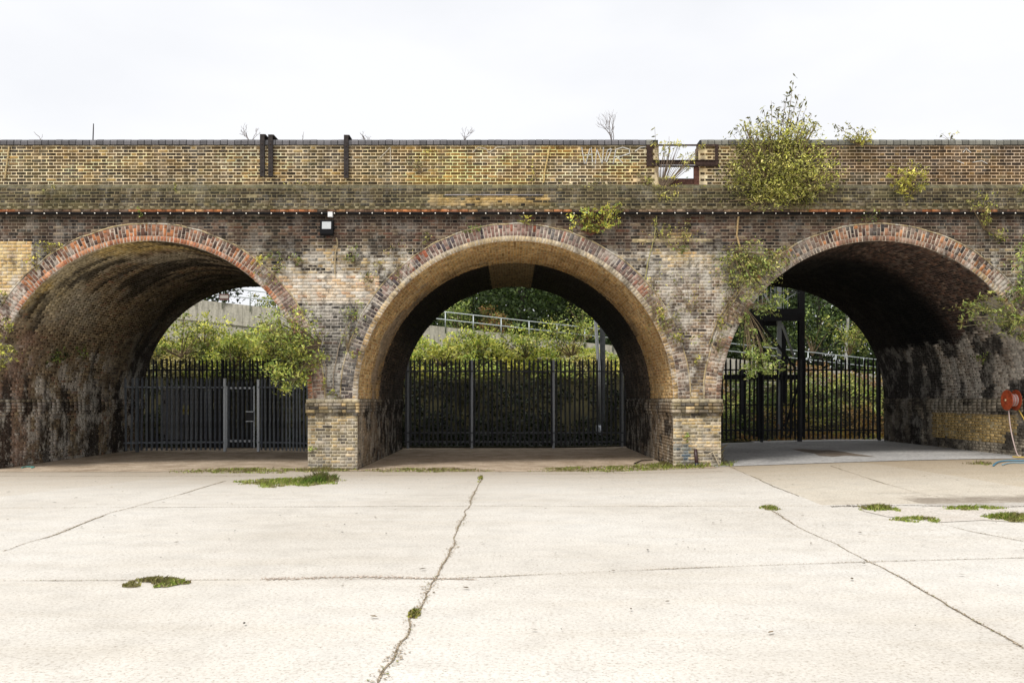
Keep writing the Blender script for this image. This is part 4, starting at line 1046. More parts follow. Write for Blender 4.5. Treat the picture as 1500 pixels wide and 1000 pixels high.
# ------------------------------------------------------------------ grass and ground plants
def grass(label, cx, cy, rx, ry, n, pal=LG, h=.09, name='grass_patch'):
    """cx.. in metres on the ground"""
    n = int(n * 1.25); a = rng.random(n) * 2 * pi; r = rng.random(n) ** .62 * (.55 + .9 * fbm(a * 2.1 + cx, a * 0 + 4, 3)); x = cx + rx * r * np.cos(a); y = cy + ry * r * np.sin(a)
    x += (fbm(x * 4, y * 4) - .5) * rx * .5
    k = fbm(x * 6 + 4, y * 6, 3) > .33 + .12 * rng.random(n); x = x[k]; y = y[k]; n = len(x)
    z = gz(x, y) + .006
    hh = h * (.25 + 1.1 * rng.random(n) ** 1.5) * (1.25 - .7 * np.minimum(1, np.hypot((x - cx) / rx, (y - cy) / ry))); dx = rng.normal(0, .45, n) * hh; dy = rng.normal(0, .45, n) * hh
    wv = .006 + .006 * rng.random(n); t = rng.random(n) * pi
    A = np.stack([x - wv * np.cos(t), y - wv * np.sin(t), z], -1); Bq = np.stack([x + wv * np.cos(t), y + wv * np.sin(t), z], -1)
    Cq = np.stack([x + dx + .002, y + dy, z + hh], -1); D = np.stack([x + dx * .4 - wv * .7, y + dy * .4, z + hh * .6], -1)
    V = np.stack([A, Bq, Cq, D], 1).reshape(-1, 3)
    C = mixc(pick(pal, n), pick(DRY, n), smask(fbm(x * 3 + 8, y * 3 + 2, 3), .50, .62) * .7) * (rng.random((n, 1)) * .8 + .45); C = np.repeat(C, 4, 0)
    o = mesh_obj(name, V, np.arange(4 * n).reshape(n, 4), M_LEAF, None, C, origin=(cx, cy, float(gz(cx, cy))))
    tag(o, label, 'grass'); return o
GR = [(.36, .46, .09, 4), (.48, .58, .13, 3), (.24, .32, .06, 2.4), (.60, .56, .22, 1.8), (.62, .53, .32, 1)]
def gpatch(label, px, py, hw, hh_, n, pal=GR, h=.08):
    x, y = gp(px, py); D = y + 20; _, y1 = gp(px, py - hh_); _, y2 = gp(px, py + hh_)
    return grass(label, x, (y1 + y2) / 2, hw * D / 1250, abs(y1 - y2) / 2, n, pal, h)
gpatch('long green grass patch in the slab in front of the first pier', 424, 707, 66, 6, 5200, h=.07)
gpatch('taller grass at the right end of the long patch', 466, 705, 22, 5, 1400, [(.2, .3, .05, 3), (.14, .22, .04, 3)], .16)
gpatch('small tufted grass patch on the joint at left foreground', 226, 855, 38, 6, 5200, GR + DRY[:1], .045)
gpatch('bright grass patch at left end of the dark joint', 1288, 747, 24, 5, 1800, h=.07)
gpatch('low grass strip below the pale screed patch', 1346, 762, 32, 3.5, 1500, h=.05)
gpatch('grass patch at the right edge of the yard', 1482, 760, 34, 4.5, 2200, h=.08)
gpatch('thin grass along the dark joint at right', 1425, 745, 45, 2.5, 1000, h=.05)
gpatch('tiny weed in the middle crack near the foreground', 607, 901, 8, 5, 420, YG + DRY, .04)
gpatch('small grass tuft at the head of the right crack', 1128, 745, 12, 3, 420, GR + DRY, .05)
gpatch('weeds along the slab edge in front of the left arch', 360, 690, 95, 3.5, 2600, GR + DRY, .06)
gpatch('pale grass along the slab edge before the middle arch', 620, 689, 95, 3, 2200, GR + DRY * 2, .05)
gpatch('grass verge leading to the second pier', 900, 687, 110, 4, 4200, GR + DRY[:1], .06)
gpatch('dense grass around the foot of the second pier', 1010, 682, 60, 4, 5200, GR + DRY[:1], .12)
gpatch('sparse weeds on the floor at the mouth of the right arch', 1432, 679, 18, 2.5, 420, GR + DRY, .06)
gpatch('small weed at the top of the middle crack', 703, 702, 4, 5, 200, YG, .06)
gpatch('dried grass leaning against the right side of the second pier base', 1037, 678, 16, 3, 900, DRY, .36)
gpatch('weeds at the foot of the first pier', 470, 689, 45, 2.5, 1500, GR + DRY, .07)

# litter of fallen leaves and grit
n = 900
x = rng.uniform(-14, 14, n); y = rng.uniform(-14, -.6, n); y[:350] = rng.uniform(-.5, 8, 350)
z = gz(x, y) + .022; P = np.stack([x, y, z], -1)
d = rng.normal(0, 1, (n, 3)); d[:, 2] = 0; d /= np.linalg.norm(d, axis=1)[:, None]; s_ = np.stack([-d[:, 1], d[:, 0], np.zeros(n)], -1)
L = (.012 + .03 * rng.random((n, 1)) ** 2)
V = np.stack([P - d * L, P + s_ * L * .4 + [0, 0, .003], P + d * L, P - s_ * L * .4], 1).reshape(-1, 3)
o = mesh_obj('fallen_leaves', V, np.arange(4 * n).reshape(n, 4), M_LEAF, None, np.repeat(pick([(.10, .07, .04, 3), (.2, .13, .06, 2), (.05, .045, .04, 2)], n), 4, 0))
tag(o, 'scattered small dry leaves and grit on the concrete yard', 'leaf litter', kind='stuff')

# ------------------------------------------------------------------ palisade fences
def pale_mesh(h, wv=.066):
    V = []; prof = [(-wv / 2, 0.0), (-wv / 4, -.018), (0, -.006), (wv / 4, -.018), (wv / 2, 0)]
    tops = [h - .09, h - .03, h, h - .03, h - .09]
    for k_, (a, b) in enumerate(prof): V.append((a, b, 0))
    for k_, (a, b) in enumerate(prof): V.append((a, b, h - .12))
    for k_, (a, b) in enumerate(prof): V.append((a * .55, b - (.008 if k_ in (1, 3) else 0), tops[k_]))
    V2 = [(a, b + .003, c) for a, b, c in V]
    F = []
    for r in range(2):
        for q in range(4): F.append((r * 5 + q, r * 5 + q + 1, (r + 1) * 5 + q + 1, (r + 1) * 5 + q))
    F += [tuple(i + 15 for i in f[::-1]) for f in F]
    me = bpy.data.meshes.new('pale'); me.from_pydata(V + V2, [], F); me.update()
    return me
def tint_mesh(me, c, mat):
    a = me.color_attributes.new('tint', 'FLOAT_COLOR', 'POINT')
    a.data.foreach_set('color', np.tile(np.array((*c, 1.), np.float32), len(me.vertices)).ravel()); me.materials.append(mat)
def fence(label, path, h, pitch, postx, rails, c, pc=None, y_off=0, group=None, skip=None, z0=None, cat='fence', railh=.045):
    """path: list of (x,y); pales spaced along it"""
    P = [Vector((a, b, 0)) for a, b in path]; mid = P[len(P) // 2]
    gz0 = float(gz(mid.x, mid.y))
    t = thing('palisade_fence', label, cat, (P[0].x, P[0].y, gz0), group)
    o0 = Vector((P[0].x, P[0].y, 0))
    me = pale_mesh(h - .06); tint_mesh(me, c, M_STEEL)
    me2 = me.copy(); me2.color_attributes[0].data.foreach_set('color', np.tile(np.array((c[0] * .7, c[1] * .7, c[2] * .75, 1.), np.float32), len(me2.vertices)).ravel())
    seg = [(a, b, (b - a).length) for a, b in zip(P[:-1], P[1:])]; tot = sum(s_[2] for s_ in seg)
    def at(d):
        for a, b, L in seg:
            if d <= L: return a.lerp(b, d / L), math.atan2(b.y - a.y, b.x - a.x)
            d -= L
        return seg[-1][1], math.atan2(seg[-1][1].y - seg[-1][0].y, seg[-1][1].x - seg[-1][0].x)
    d = pitch / 2
    while d < tot:
        p, an = at(d)
        if not (skip and skip[0] < p.x < skip[1]):
            o = bpy.data.objects.new('pale', me if random.random() < .7 else me2); link(o, t)
            nrm = Vector((sin(an), -cos(an), 0)) * .028
            o.location = (p.x - o0.x + nrm.x, p.y + nrm.y - o0.y, .06 + random.uniform(-.004, .004)); o.rotation_euler = (random.gauss(0, .004), random.gauss(0, .0075), an)
        d += pitch
    for zr in rails:
        m = MB()
        for a, b, L in seg:
            if skip and a.x < skip[0] < b.x:
                c1 = a.lerp(b, (skip[0] - a.x) / (b.x - a.x)); c2 = a.lerp(b, (skip[1] - a.x) / (b.x - a.x)) if skip[1] < b.x else None
                prs = [(a, c1)] + ([(c2, b)] if c2 else [])
            elif skip and a.x >= skip[0] and b.x <= skip[1]: prs = []
            elif skip and a.x < skip[1] < b.x: prs = [(a.lerp(b, (skip[1] - a.x) / (b.x - a.x)), b)]
            else: prs = [(a, b)]
            for u, v in prs:
                m.bar(u - o0 + Vector((0, 0, zr)), v - o0 + Vector((0, 0, zr)), .012, railh, c)
                m.bar(u - o0 + Vector((0, .018, zr + railh / 2)), v - o0 + Vector((0, .018, zr + railh / 2)), .036, .006, c)
        m.build('rail', M_STEEL, t)
    for pxx in postx:
        if isinstance(pxx, tuple): pxx, ph_, pcc, pw = pxx
        else: ph_, pcc, pw = h - .05, pc or c, .08
        for a, b, L in seg:
            if a.x <= pxx <= b.x + 1e-6:
                q = a.lerp(b, (pxx - a.x) / (b.x - a.x)); m = MB()
                off = .07 if pw < .1 else 0
                m.box(q.x - o0.x - pw / 2, q.x - o0.x + pw / 2, q.y - o0.y + off - .0, q.y - o0.y + off + .006, -.05, ph_, pcc)
                m.box(q.x - o0.x - .003, q.x - o0.x + .003, q.y - o0.y + off + .006, q.y - o0.y + off + .08, -.05, ph_, pcc)
                m.box(q.x - o0.x - pw / 2, q.x - o0.x + pw / 2, q.y - o0.y + off + .08, q.y - o0.y + off + .086, -.05, ph_, pcc)
                m.build('post', M_GALV, t); break
    return t
DK = (.085, .09, .10); MID_ = (.085, .092, .105)
yF = DEPTH + .15; sc_ = 20 / (20 + yF)
def bx(px, y=yF): return (px - 750) / 1250 * (20 + y)
fence('tall dark palisade fence closing the back of the left arch', [(ARCHX[0] - RI + .0, yF + .1), (ARCHX[0] + RI, yF + .1)], 3.02, .152, [bx(323)], [.28, 2.62], (.04, .042, .048))
fence('tall dark palisade fence closing the middle arch, with two low rails', [(ARCHX[1] - RI + .02, yF), (ARCHX[1] + RI - .02, yF)], 2.95, .1515, [bx(597), bx(691), bx(811), bx(912)], [.18, .48, 2.52], DK, (.26, .27, .285))
fence('black palisade fence closing the right arch in front of the steel tower', [(ARCHX[2] - RI + .02, yF), (ARCHX[2] + RI - .02, yF)], 2.78, .152, [bx(1117), (bx(1172), 2.7, (.03, .03, .034), .14), bx(1290)], [.35, 2.35], (.028, .029, .034))
# shorter grey fence with the gate, slightly bowed
yg = 6.55
gpth = [(bx(181, 6.3), 6.3), (bx(240, 6.6), 6.6), (bx(300, 6.75), 6.75), (bx(380, 6.75), 6.75), (bx(420, 6.5), 6.5), (ARCHX[0] + RI, 5.2)]
g0, g1 = bx(327.6, 6.75), bx(377, 6.75)
fence('lower grey palisade fence with a gate inside the left arch', gpth, 2.36, .147, [(g0, 2.30, (.42, .44, .46), .075), (g1, 2.27, (.42, .44, .46), .075), bx(199, 6.4)], [.30, 2.02], (.19, .21, .235), (.21, .235, .26), skip=(g0 - .02, g1 + .02))
gt = thing('palisade_gate', 'narrow grey palisade gate hung between two pale posts', 'gate', (g0, 6.75, 0))
m = MB(); wg = g1 - g0; c = (.34, .36, .38)
m.bar((.10, 0, .12), (.10, 0, 2.06), .04, .04, c); m.bar((wg - .10, 0, .12), (wg - .10, 0, 2.06), .04, .04, c)
m.bar((.10, 0, .34), (wg - .10, 0, .34), .03, .07, c); m.bar((.10, 0, 2.0), (wg - .10, 0, 2.0), .03, .06, c)
m.build('gate_frame', M_GALV, gt)
me = pale_mesh(2.14); tint_mesh(me, (.13, .145, .165), M_STEEL)
for k_ in range(6):
    o = bpy.data.objects.new('pale', me); link(o, gt); o.location = (.10 + (wg - .2) * (k_ + .5) / 6, -.04, .14)
m = MB(); m.box(wg - .33, wg - .11, -.075, -.05, .98, 1.24, (.02, .02, .022)); m.build('lock_box', M_STEEL, gt)
m = MB(); m.box(wg - .34, wg - .10, -.085, -.052, 1.245, 1.275, (.4, .42, .44)); m.box(wg - .34, wg - .10, -.085, -.052, .945, .975, (.4, .42, .44)); m.build('lock_bracket', M_GALV, gt)

# electrical cabinet behind the left fences
cxm = bx(269, 9.6)
cab = thing('steel_cabinet', 'dark grey double-door electrical cabinet behind the left fences', 'cabinet', (cxm, 9.6, 0))
m = MB(); m.box(-.72, .72, .02, .8, 0, 1.95, (.26, .265, .27)); m.build('body', M_STEEL, cab)
m = MB(); m.box(-.76, .76, -.02, .86, 1.955, 2.0, (.42, .42, .40)); m.build('roof', M_STEEL, cab)
for s_ in (-1, 1):
    m = MB(); a, b = sorted((s_ * .01, s_ * .70)); m.box(a, b, 0, .018, .08, 1.9, (.31, .315, .32))
    d_ = m.build('door', M_STEEL, cab)
    m = MB(); m.box(s_ * .66 - .02, s_ * .66 + .02, -.012, -.001, .3, .42, (.05, .05, .05)); m.box(s_ * .66 - .02, s_ * .66 + .02, -.012, -.001, 1.5, 1.62, (.05, .05, .05)); m.build('hinge', M_STEEL, d_)
m = MB(); m.box(-.06, -.02, -.03, -.001, .85, .98, (.5, .5, .5)); m.build('handle', M_GALV, cab)
for s_ in (-.09, .09):
    m = MB(); m.box(s_ + .09 - .08, s_ + .09 + .08, -.006, -.001, 1.12, 1.44, (.62, .58, .30)); pl_ = m.build('warning_sign', M_PLASTIC, cab)
    m = MB(); x0 = s_ + .09; m.add([(x0 - .055, -.009, 1.22), (x0 + .055, -.009, 1.22), (x0, -.009, 1.33)], [(0, 1, 2)], (.03, .03, .02)); m.add([(x0 - .034, -.011, 1.232), (x0 + .034, -.011, 1.232), (x0, -.011, 1.305)], [(0, 1, 2)], (.75, .6, .05))
    m.build('symbol', M_PLASTIC, pl_)

# ------------------------------------------------------------------ things fixed to the viaduct
# festoon
ft = thing('festoon_cable', 'black conduit with small white bulbs strung under the string course', 'string lights', (wx(0), -.075, wz(313.8)))
m = MB(); L0 = -.8
pts = []
for a in np.arange(-60, 1562, 9.0): pts.append((wx(a) - wx(0), -.02, float(.004 * math.sin(a * .09))))
m.tube(pts, .026, 6, (.010, .010, .011)); m.build('conduit', M_BLACK, ft)
bm0 = MB(); bm0.lathe([(.003, .017), (.009, .013), (.014, .005), (.016, -.003), (.013, -.011), (.004, -.017)], 10, (.8, .78, .72)); ob = None
hm = MB(); hm.lathe([(.019, .0), (.021, .03), (.014, .045)], 8, (.02, .02, .02))
k_ = 0; pxb = 14.5
while pxb < 1500:
    if abs(pxb - 485) > 6:
        if ob is None:
            ob = bm0.build('bulb', M_PLASTIC, ft, True); q = ob; oh = hm.build('bulb_holder', M_PLASTIC, ob); oh.location = (0, .03, .0); oh.rotation_euler = (radians(-50), 0, 0)
        else:
            q = ob.copy(); link(q, ft); h2 = oh.copy(); link(h2, q)
        q.location = (wx(pxb) - wx(0), -.060, -.004 + random.uniform(-.006, .006))
    pxb += 18.35
# floodlight
fl = thing('floodlight', 'black square floodlight with a pale lens below a white junction box', 'floodlight', (wx(481), -.02, wz(335)))
m = MB(); V = []
def prism(m, x0, x1, prof, c):   # prof in (y,z), extruded along x
    n = len(prof); V = [(x0, a, b) for a, b in prof] + [(x1, a, b) for a, b in prof]
    m.add(V, [tuple(range(n - 1, -1, -1)), tuple(range(n, 2 * n))] + [(i, (i + 1) % n, n + (i + 1) % n, n + i) for i in range(n)], c)
prism(m, -.15, .15, [(-.05, .19), (-.16, .17), (-.20, -.16), (-.17, -.2), (-.10, -.19), (-.05, .0)], (.008, .008, .009)); m.build('housing', M_BLACK, fl)
m = MB(); m.add([(-.105, -.172, .125), (.105, -.172, .125), (.105, -.190, -.045), (-.105, -.190, -.045)], [(0, 1, 2, 3)], (.50, .52, .53)); m.build('lens', M_PLASTIC, fl)
m = MB(); m.box(-.13, .13, -.05, .02, -.03, .03, (.02, .02, .02)); m.bar((-.155, -.10, 0), (-.155, .0, 0), .012, .04, (.02, .02, .02)); m.bar((.155, -.10, 0), (.155, .0, 0), .012, .04, (.02, .02, .02)); m.build('bracket', M_STEEL, fl)
jb = MB(); jb.box(-.055, .055, -.075, .0, -.06, .06, (.72, .72, .72)); jb.box(-.045, .045, -.082, -.0752, -.05, .05, (.78, .78, .77))
o = jb.build('junction_box', M_PLASTIC); o.location = (wx(485.5), -.07, wz(316)); tag(o, 'small white junction box on the conduit above the floodlight', 'junction box')
# steel posts on the parapet
for px, z1, z0, lab in ((385.5, 198, 259.5, 'dark steel post bolted to the parapet, left one of the close pair'), (397.5, 198.5, 259.5, 'dark steel post bolted to the parapet, right one of the close pair'), (508, 199, 262, 'single dark steel post bolted to the parapet')):
    t = thing('steel_post', lab, 'post', (wx(px), -.02, wz(z0)), 'steel posts bolted to the parapet')
    H = wz(z1) - wz(z0); c = (.045, .038, .036)
    m = MB(); m.box(-.055, .05, -.055, -.047, 0, H, c); m.box(-.055, -.047, -.047, .0, 0, H, c); m.box(.042, .05, -.047, .0, 0, H - .12, c); m.build('upright', M_RUST, t)
    m = MB(); m.box(-.055, .075, -.047, .42, H - .03, H, c); m.bar((-.03, .40, H - .03), (-.03, .40, H - .35), .04, .04, c); m.build('top_arm', M_RUST, t)
    m = MB()
    for zb in (.12, .45, .75): m.lathe([(.014, 0), (.014, .012), (.006, .016)], 6, (.06, .04, .03), lambda v, zb=zb: (v[0], -.056 - v[2], zb + v[1]))
    m.build('bolt', M_RUST, t)
# rusty frame in the parapet gap
RU = (.055, .034, .028)
fr = thing('rusty_steel_frame', 'rust-brown steel frame bridging the gap in the parapet', 'steel frame', (wx(993), 0, wz(276)))
def fx(px): return wx(px) - wx(993)
def fz(py): return wz(py) - wz(276)
m = MB(); m.box(fx(947), fx(956), -.035, -.015, fz(244), fz(213), RU); m.build('end_plate', M_RUST, fr)
m = MB(); m.box(fx(956), fx(1052), -.05, -.042, fz(215), fz(213), (.07, .045, .035)); m.box(fx(956), fx(1052), -.05, .04, fz(213), fz(212.4), (.07, .045, .035)); m.build('top_rail', M_RUST, fr)
m = MB(); m.box(fx(956), fx(1052), -.05, -.042, fz(242.5), fz(237.2), RU); m.box(fx(956), fx(1052), -.07, .07, fz(236.2), fz(235.5), (.06, .04, .035)); m.box(fx(956), fx(1052), -.07, .07, fz(244), fz(243.4), (.06, .04, .035)); m.build('middle_rail', M_RUST, fr)
m = MB(); m.box(fx(1047), fx(1051), -.06, -.02, fz(243), fz(213), RU); m.build('upright', M_RUST, fr)
m = MB(); m.box(fx(965), fx(1023), .02, .035, fz(278), fz(261.5), (.10, .05, .038)); m.box(fx(1016), fx(1024), -.012, .02, fz(278), fz(245), (.12, .055, .04)); m.box(fx(965), fx(1023), -.0, .06, fz(262.3), fz(261.5), (.08, .045, .035)); m.build('kick_plate', M_RUST, fr)

# hose reel on the inner wall of the right arch
xw = ARCHX[2] + RI
hr = thing('hose_reel', 'orange-red hose reel fixed to the inner wall of the right arch', 'hose reel', (xw, .62, 1.63))
def Mx(off, yy=0): return lambda v: (-off - v[2], v[0], v[1])
for k_, off in enumerate((.10, .315)):
    m = MB(); m.lathe([(.03, 0), (.225, 0), (.247, .012), (.250, .02), (.243, .03), (.222, .018), (.07, .02), (.05, .034), (.0, .036)], 40, (.42, .075, .025), Mx(off)); m.build('flange', M_ORANGE, hr, True)
m = MB(); m.lathe([(.07, 0), (.07, .2)], 20, (.42, .06, .02), Mx(.118)); m.build('drum', M_ORANGE, hr, True)
m = MB()
for k_ in range(6):
    for rr, cc in ((.105, (.62, .56, .52)), (.135, (.55, .22, .2))):
        xo = -.14 - k_ * .031; pts = [(xo, rr * cos(a), rr * sin(a)) for a in np.linspace(0, 2 * pi, 25)]; m.tube(pts, .014, 6, cc if k_ % 2 else (.60, .50, .46), False)
m.build('coiled_hose', M_PLASTIC, hr, True)
m = MB(); m.lathe([(.018, 0), (.026, .01), (.026, .03), (.012, .04)], 14, (.75, .6, .35), Mx(.352)); m.build('hub_valve', M_PLASTIC, hr, True)
m = MB(); m.box(-.10, -.0, -.05, .05, -.10, .10, (.06, .05, .05)); m.bar((-.40, 0, 0), (0, 0, 0), .03, .03, (.1, .1, .1)); m.build('wall_bracket', M_STEEL, hr)
g1z = float(gz(xw - .3, .4))
def hose(name, label, pts, r, c):
    P = [Vector(p) for p in pts]; out = []
    for i in range(len(P) - 1):
        p0 = P[max(i - 1, 0)]; p1 = P[i]; p2 = P[i + 1]; p3 = P[min(i + 2, len(P) - 1)]
        for t in np.linspace(0, 1, 9)[:-1]:
            t = float(t)
            out.append(.5 * ((2 * p1) + (p2 - p0) * t + (2 * p0 - 5 * p1 + 4 * p2 - p3) * t * t + (3 * p1 - p0 - 3 * p2 + p3) * t ** 3))
    out.append(P[-1]); m = MB(); m.tube(out, r, 8, c); o = m.build(name, M_PLASTIC, None, True, origin=tuple(P[0])); tag(o, label, 'hose')
hose('hose', 'pale pink hose hanging straight down from the reel', [(xw - .30, .60, 1.38), (xw - .29, .55, 1.0), (xw - .25, .5, .65), (xw - .18, .45, g1z + .06), (xw - .12, .40, g1z + .03)], .014, (.62, .48, .44))
hose('hose', 'yellow hose hanging from the reel and curling onto the ground', [(xw - .07, .58, 1.4), (xw - .04, .35, 1.1), (xw - .03, .12, .75), (xw - .10, .0, .5), (xw - .28, -.15, g1z + .06), (xw - .42, -.05, g1z + .03), (xw - .50, .10, g1z + .03)], .016, (.62, .42, .07))
bl = [gp(a, b) for a, b in ((1455, 683), (1462, 678), (1475, 676), (1500, 676), (1530, 675))]
hose('hose', 'blue hose lying on the ground below the reel', [(a, b, float(gz(a, b)) + .025) for a, b in bl], .017, (.06, .22, .34))
bl = [gp(a, b) for a, b in ((1468, 682), (1480, 679), (1500, 679), (1530, 680))]
hose('hose', 'thin light blue hose beside the thicker blue one', [(a, b, float(gz(a, b)) + .022) for a, b in bl], .012, (.16, .32, .42))
bl = [gp(a, b) for a, b in ((32, 686), (38, 684.5), (50, 684.8), (46, 686))]
hose('hose', 'short turquoise scrap of hose at the foot of the left arch', [(a, b, float(gz(a, b)) + .02) for a, b in bl], .013, (.12, .42, .38))
# bits at the second pier base
m = MB(); bz = float(gz(wx(1018), -.1)); m.tube([(0, 0, 0), (-.01, .01, .2), (-.02, .05, .42)], [.045, .045, .04], 8, (.035, .012, .012)); m.tube([(0, 0, 0), (-.002, .002, .10)], [.05, .05], 8, (.02, .03, .05))
o = m.build('pipe_stub', M_PLASTIC, None, True); o.location = (wx(1019), -.13, bz); tag(o, 'dark red pipe stub leaning on the second pier base', 'pipe')
m = MB(); m.bar((0, 0, 0), (-.16, .07, .36), .03, .02, (.5, .42, .3)); m.bar((-.16, .07, .36), (-.28, .08, .30), .03, .02, (.5, .42, .3))
o = m.build('broken_stick', M_STEM); o.location = (wx(1053), -.16, bz); tag(o, 'pale broken stick leaning on the second pier base', 'stick')
# sticks by middle barrel
m = MB(); m.tube([(0, 0, .02), (.25, .5, .06), (.6, .9, .05)], [.02, .018, .012], 6, (.05, .04, .03)); o = m.build('fallen_branch', M_STEM); o.location = (wx(940), 1.2, .0 + float(gz(wx(940), 1.2))); tag(o, 'dark fallen branch on the floor of the middle arch', 'branch')

# ------------------------------------------------------------------ behind the viaduct
YWALL = 18.0
def rail_z(x): return 5.19 - .11 * x
def wall_top(x): return rail_z(x) - .66
def veg_h(x):
    x = np.asarray(x, float)
    return 3.7 - 1.5 * sst((x - 3) / 5) + .25 * (fbm(x * .7, x * 0 + 2) - .5) * 2 + .45 * sst((-x - 3) / 5)
def emb(x, y):
    x = np.asarray(x, float); y = np.asarray(y, float)
    t = sst((y - 10.2) / 5.5); return .05 + gz(x, np.minimum(y, 9)) * .8 + (veg_h(x) - .35) * t + .25 * (fbm(x * .9 + 4, y * .9) - .5) * t
xe = np.arange(-34, 34.1, .5); ye = np.arange(8.6, YWALL + .6, .4)
Xg, Yg = np.meshgrid(xe, ye, indexing='ij'); idx = np.arange(Xg.size).reshape(Xg.shape)
F = np.stack([idx[:-1, :-1], idx[1:, :-1], idx[1:, 1:], idx[:-1, 1:]], -1).reshape(-1, 4)
o = mesh_obj('embankment', np.stack([Xg.ravel(), Yg.ravel(), emb(Xg, Yg).ravel()], -1), F, M_SOIL, smooth=True); tag(o, kind='structure')
# terrain beyond the ramp
xe = np.arange(-120, 120.1, 6.); ye = np.array([YWALL + .35, 22, 30, 45, 70, 120, 250])
Xg, Yg = np.meshgrid(xe, ye, indexing='ij'); idx = np.arange(Xg.size).reshape(Xg.shape)
Zt = np.clip(wall_top(np.clip(Xg, -30, 30)) - .35, 1.5, 8) + 0 * Yg
F = np.stack([idx[:-1, :-1], idx[1:, :-1], idx[1:, 1:], idx[:-1, 1:]], -1).reshape(-1, 4)
o = mesh_obj('hillside', np.stack([Xg.ravel(), Yg.ravel(), Zt.ravel()], -1), F, M_SOIL, smooth=True); tag(o, kind='structure')
# concrete retaining wall of the ramp
m = MB(); xs2 = np.arange(-32, 32.1, 2.0)
for a, b in zip(xs2[:-1], xs2[1:]):
    for (y0, y1, dz0, dz1) in ((YWALL, YWALL + .35, -5.5, 0), (YWALL - .06, YWALL, -.95, -.88)):
        za, zb = wall_top(a), wall_top(b)
        V = [(a, y0, za + dz0), (b - .01, y0, zb + dz0), (b - .01, y1, zb + dz0), (a, y1, za + dz0), (a, y0, za + dz1), (b - .01, y0, zb + dz1), (b - .01, y1, zb + dz1), (a, y1, za + dz1)]
        m.add(V, [(0, 3, 2, 1), (4, 5, 6, 7), (0, 1, 5, 4), (1, 2, 6, 5), (2, 3, 7, 6), (3, 0, 4, 7)])
o = m.build('concrete_wall', M_CW, None, origin=(0, YWALL, 0)); tag(o, 'stained concrete retaining wall of the sloping ramp beyond the arches', 'wall')
# railing
rl = thing('ramp_railing', 'galvanised two-rail railing along the top of the sloping ramp wall', 'railing', (0, YWALL - .05, wall_top(0)))
GV = (.46, .50, .50)
for dz in (0, -.34):
    m = MB(); m.tube([(x_, 0, rail_z(x_) + dz - wall_top(0)) for x_ in (-30, 0, 30)], .026, 8, GV); m.build('rail', M_GALV, rl, True)
me = None
for k_, x_ in enumerate(np.arange(-29, 29.1, 1.24)):
    zt = rail_z(x_) - wall_top(0)
    if me is None:
        m = MB(); m.tube([(0, 0, -.95), (0, 0, 0)], .028, 8, GV); p0 = m.build('post', M_GALV, rl, True); p = p0; me = 1
    else: p = p0.copy(); link(p, rl)
    p.location = (float(x_), -.02, zt)
# small sign on the rail at left
m = MB(); m.box(-.22, .22, -.02, .0, -.14, .14, (.10, .035, .03)); m.box(-.18, .18, -.024, -.0205, -.06, .08, (.45, .4, .36)); o = m.build('sign_board', M_PLASTIC); xs_n = (330 - 750) / 1250 * 38
o.location = (xs_n, YWALL - .12, rail_z(xs_n) - .42); tag(o, 'small brown sign fixed on the ramp railing', 'sign')

# undergrowth covering the embankment
def under(name, label, x0, x1, n, pal, leaf, ymin, ymax, low_shade=True, thick=.5, cols=None):
    x = rng.uniform(x0, x1, n); y = ymin + (ymax - ymin) * rng.random(n)
    lump = fbm(x * .8 + 3, y * .8 + 7, 3); lump2 = fbm(x * 2.4 + 30, y * 2.4 + 17, 3)
    z = emb(x, y) + thick * (lump * 2.4 + lump2 * 1.5 - 1.3) * (.3 + .7 * sst((y - 9.2) / 2)) - rng.random(n) ** 2 * .30
    C = pick(pal, n)
    tone = fbm(x * .55 + 90, y * .55, 3)
    C = mixc(C, pick(YY, n), smask(tone, .55, .68) * .8); C = mixc(C, pick(DRY, n), smask(fbm(x * .9 + 60, y * .5 + 8, 3), .60, .68) * .75)
    C = mixc(C, pick(DG, n), smask(-lump2, -.40, -.28) * .7)
    C = mixc(C, pick(DG, n) * .16, smask(-z - .5 * lump, -3.2, -2.5) * (1 if x0 < 4 else .25))  # low leaves darkened: shade behind the viaduct painted into their colour
    if cols is not None: C = cols(x, y, z, C, n)
    C = C * (.60 + 1.35 * lump2)[:, None] * (rng.random((n, 1)) * .5 + .85)
    P = np.stack([x, y, np.maximum(z, .05)], -1)
    V, F, CV = leaf_mesh(P, leaf * (.6 + .8 * rng.random(n)), .5, C, .5)
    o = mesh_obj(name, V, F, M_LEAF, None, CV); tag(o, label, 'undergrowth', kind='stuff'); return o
under('undergrowth', 'tangled sunlit brambles, low leaves coloured as in shade, covering the embankment behind the left and middle arches', -24, 4.5, 80000, YG + LG, .13, 9.0, 17.6)
def rc(x, y, z, C, n):
    rd = smask(fbm(x * .7 + 11, y * .7 + 3, 3) + .1 * sst((x - 12) / 2), .50, .58)
    C = mixc(C, pick(DG, n), smask(fbm(x * 1.1 + 3, z * 1.3, 3), .45, .6) * .8)
    return mixc(C, pick([(.26, .12, .05, 2), (.34, .22, .09, 2), (.18, .07, .035, 1)], n), rd * .75)
under('undergrowth', 'low brambles with reddish and green leaves behind the right arch', 4.5, 26, 45000, OLV + LG, .12, 9.0, 17.6, cols=rc, thick=.7)

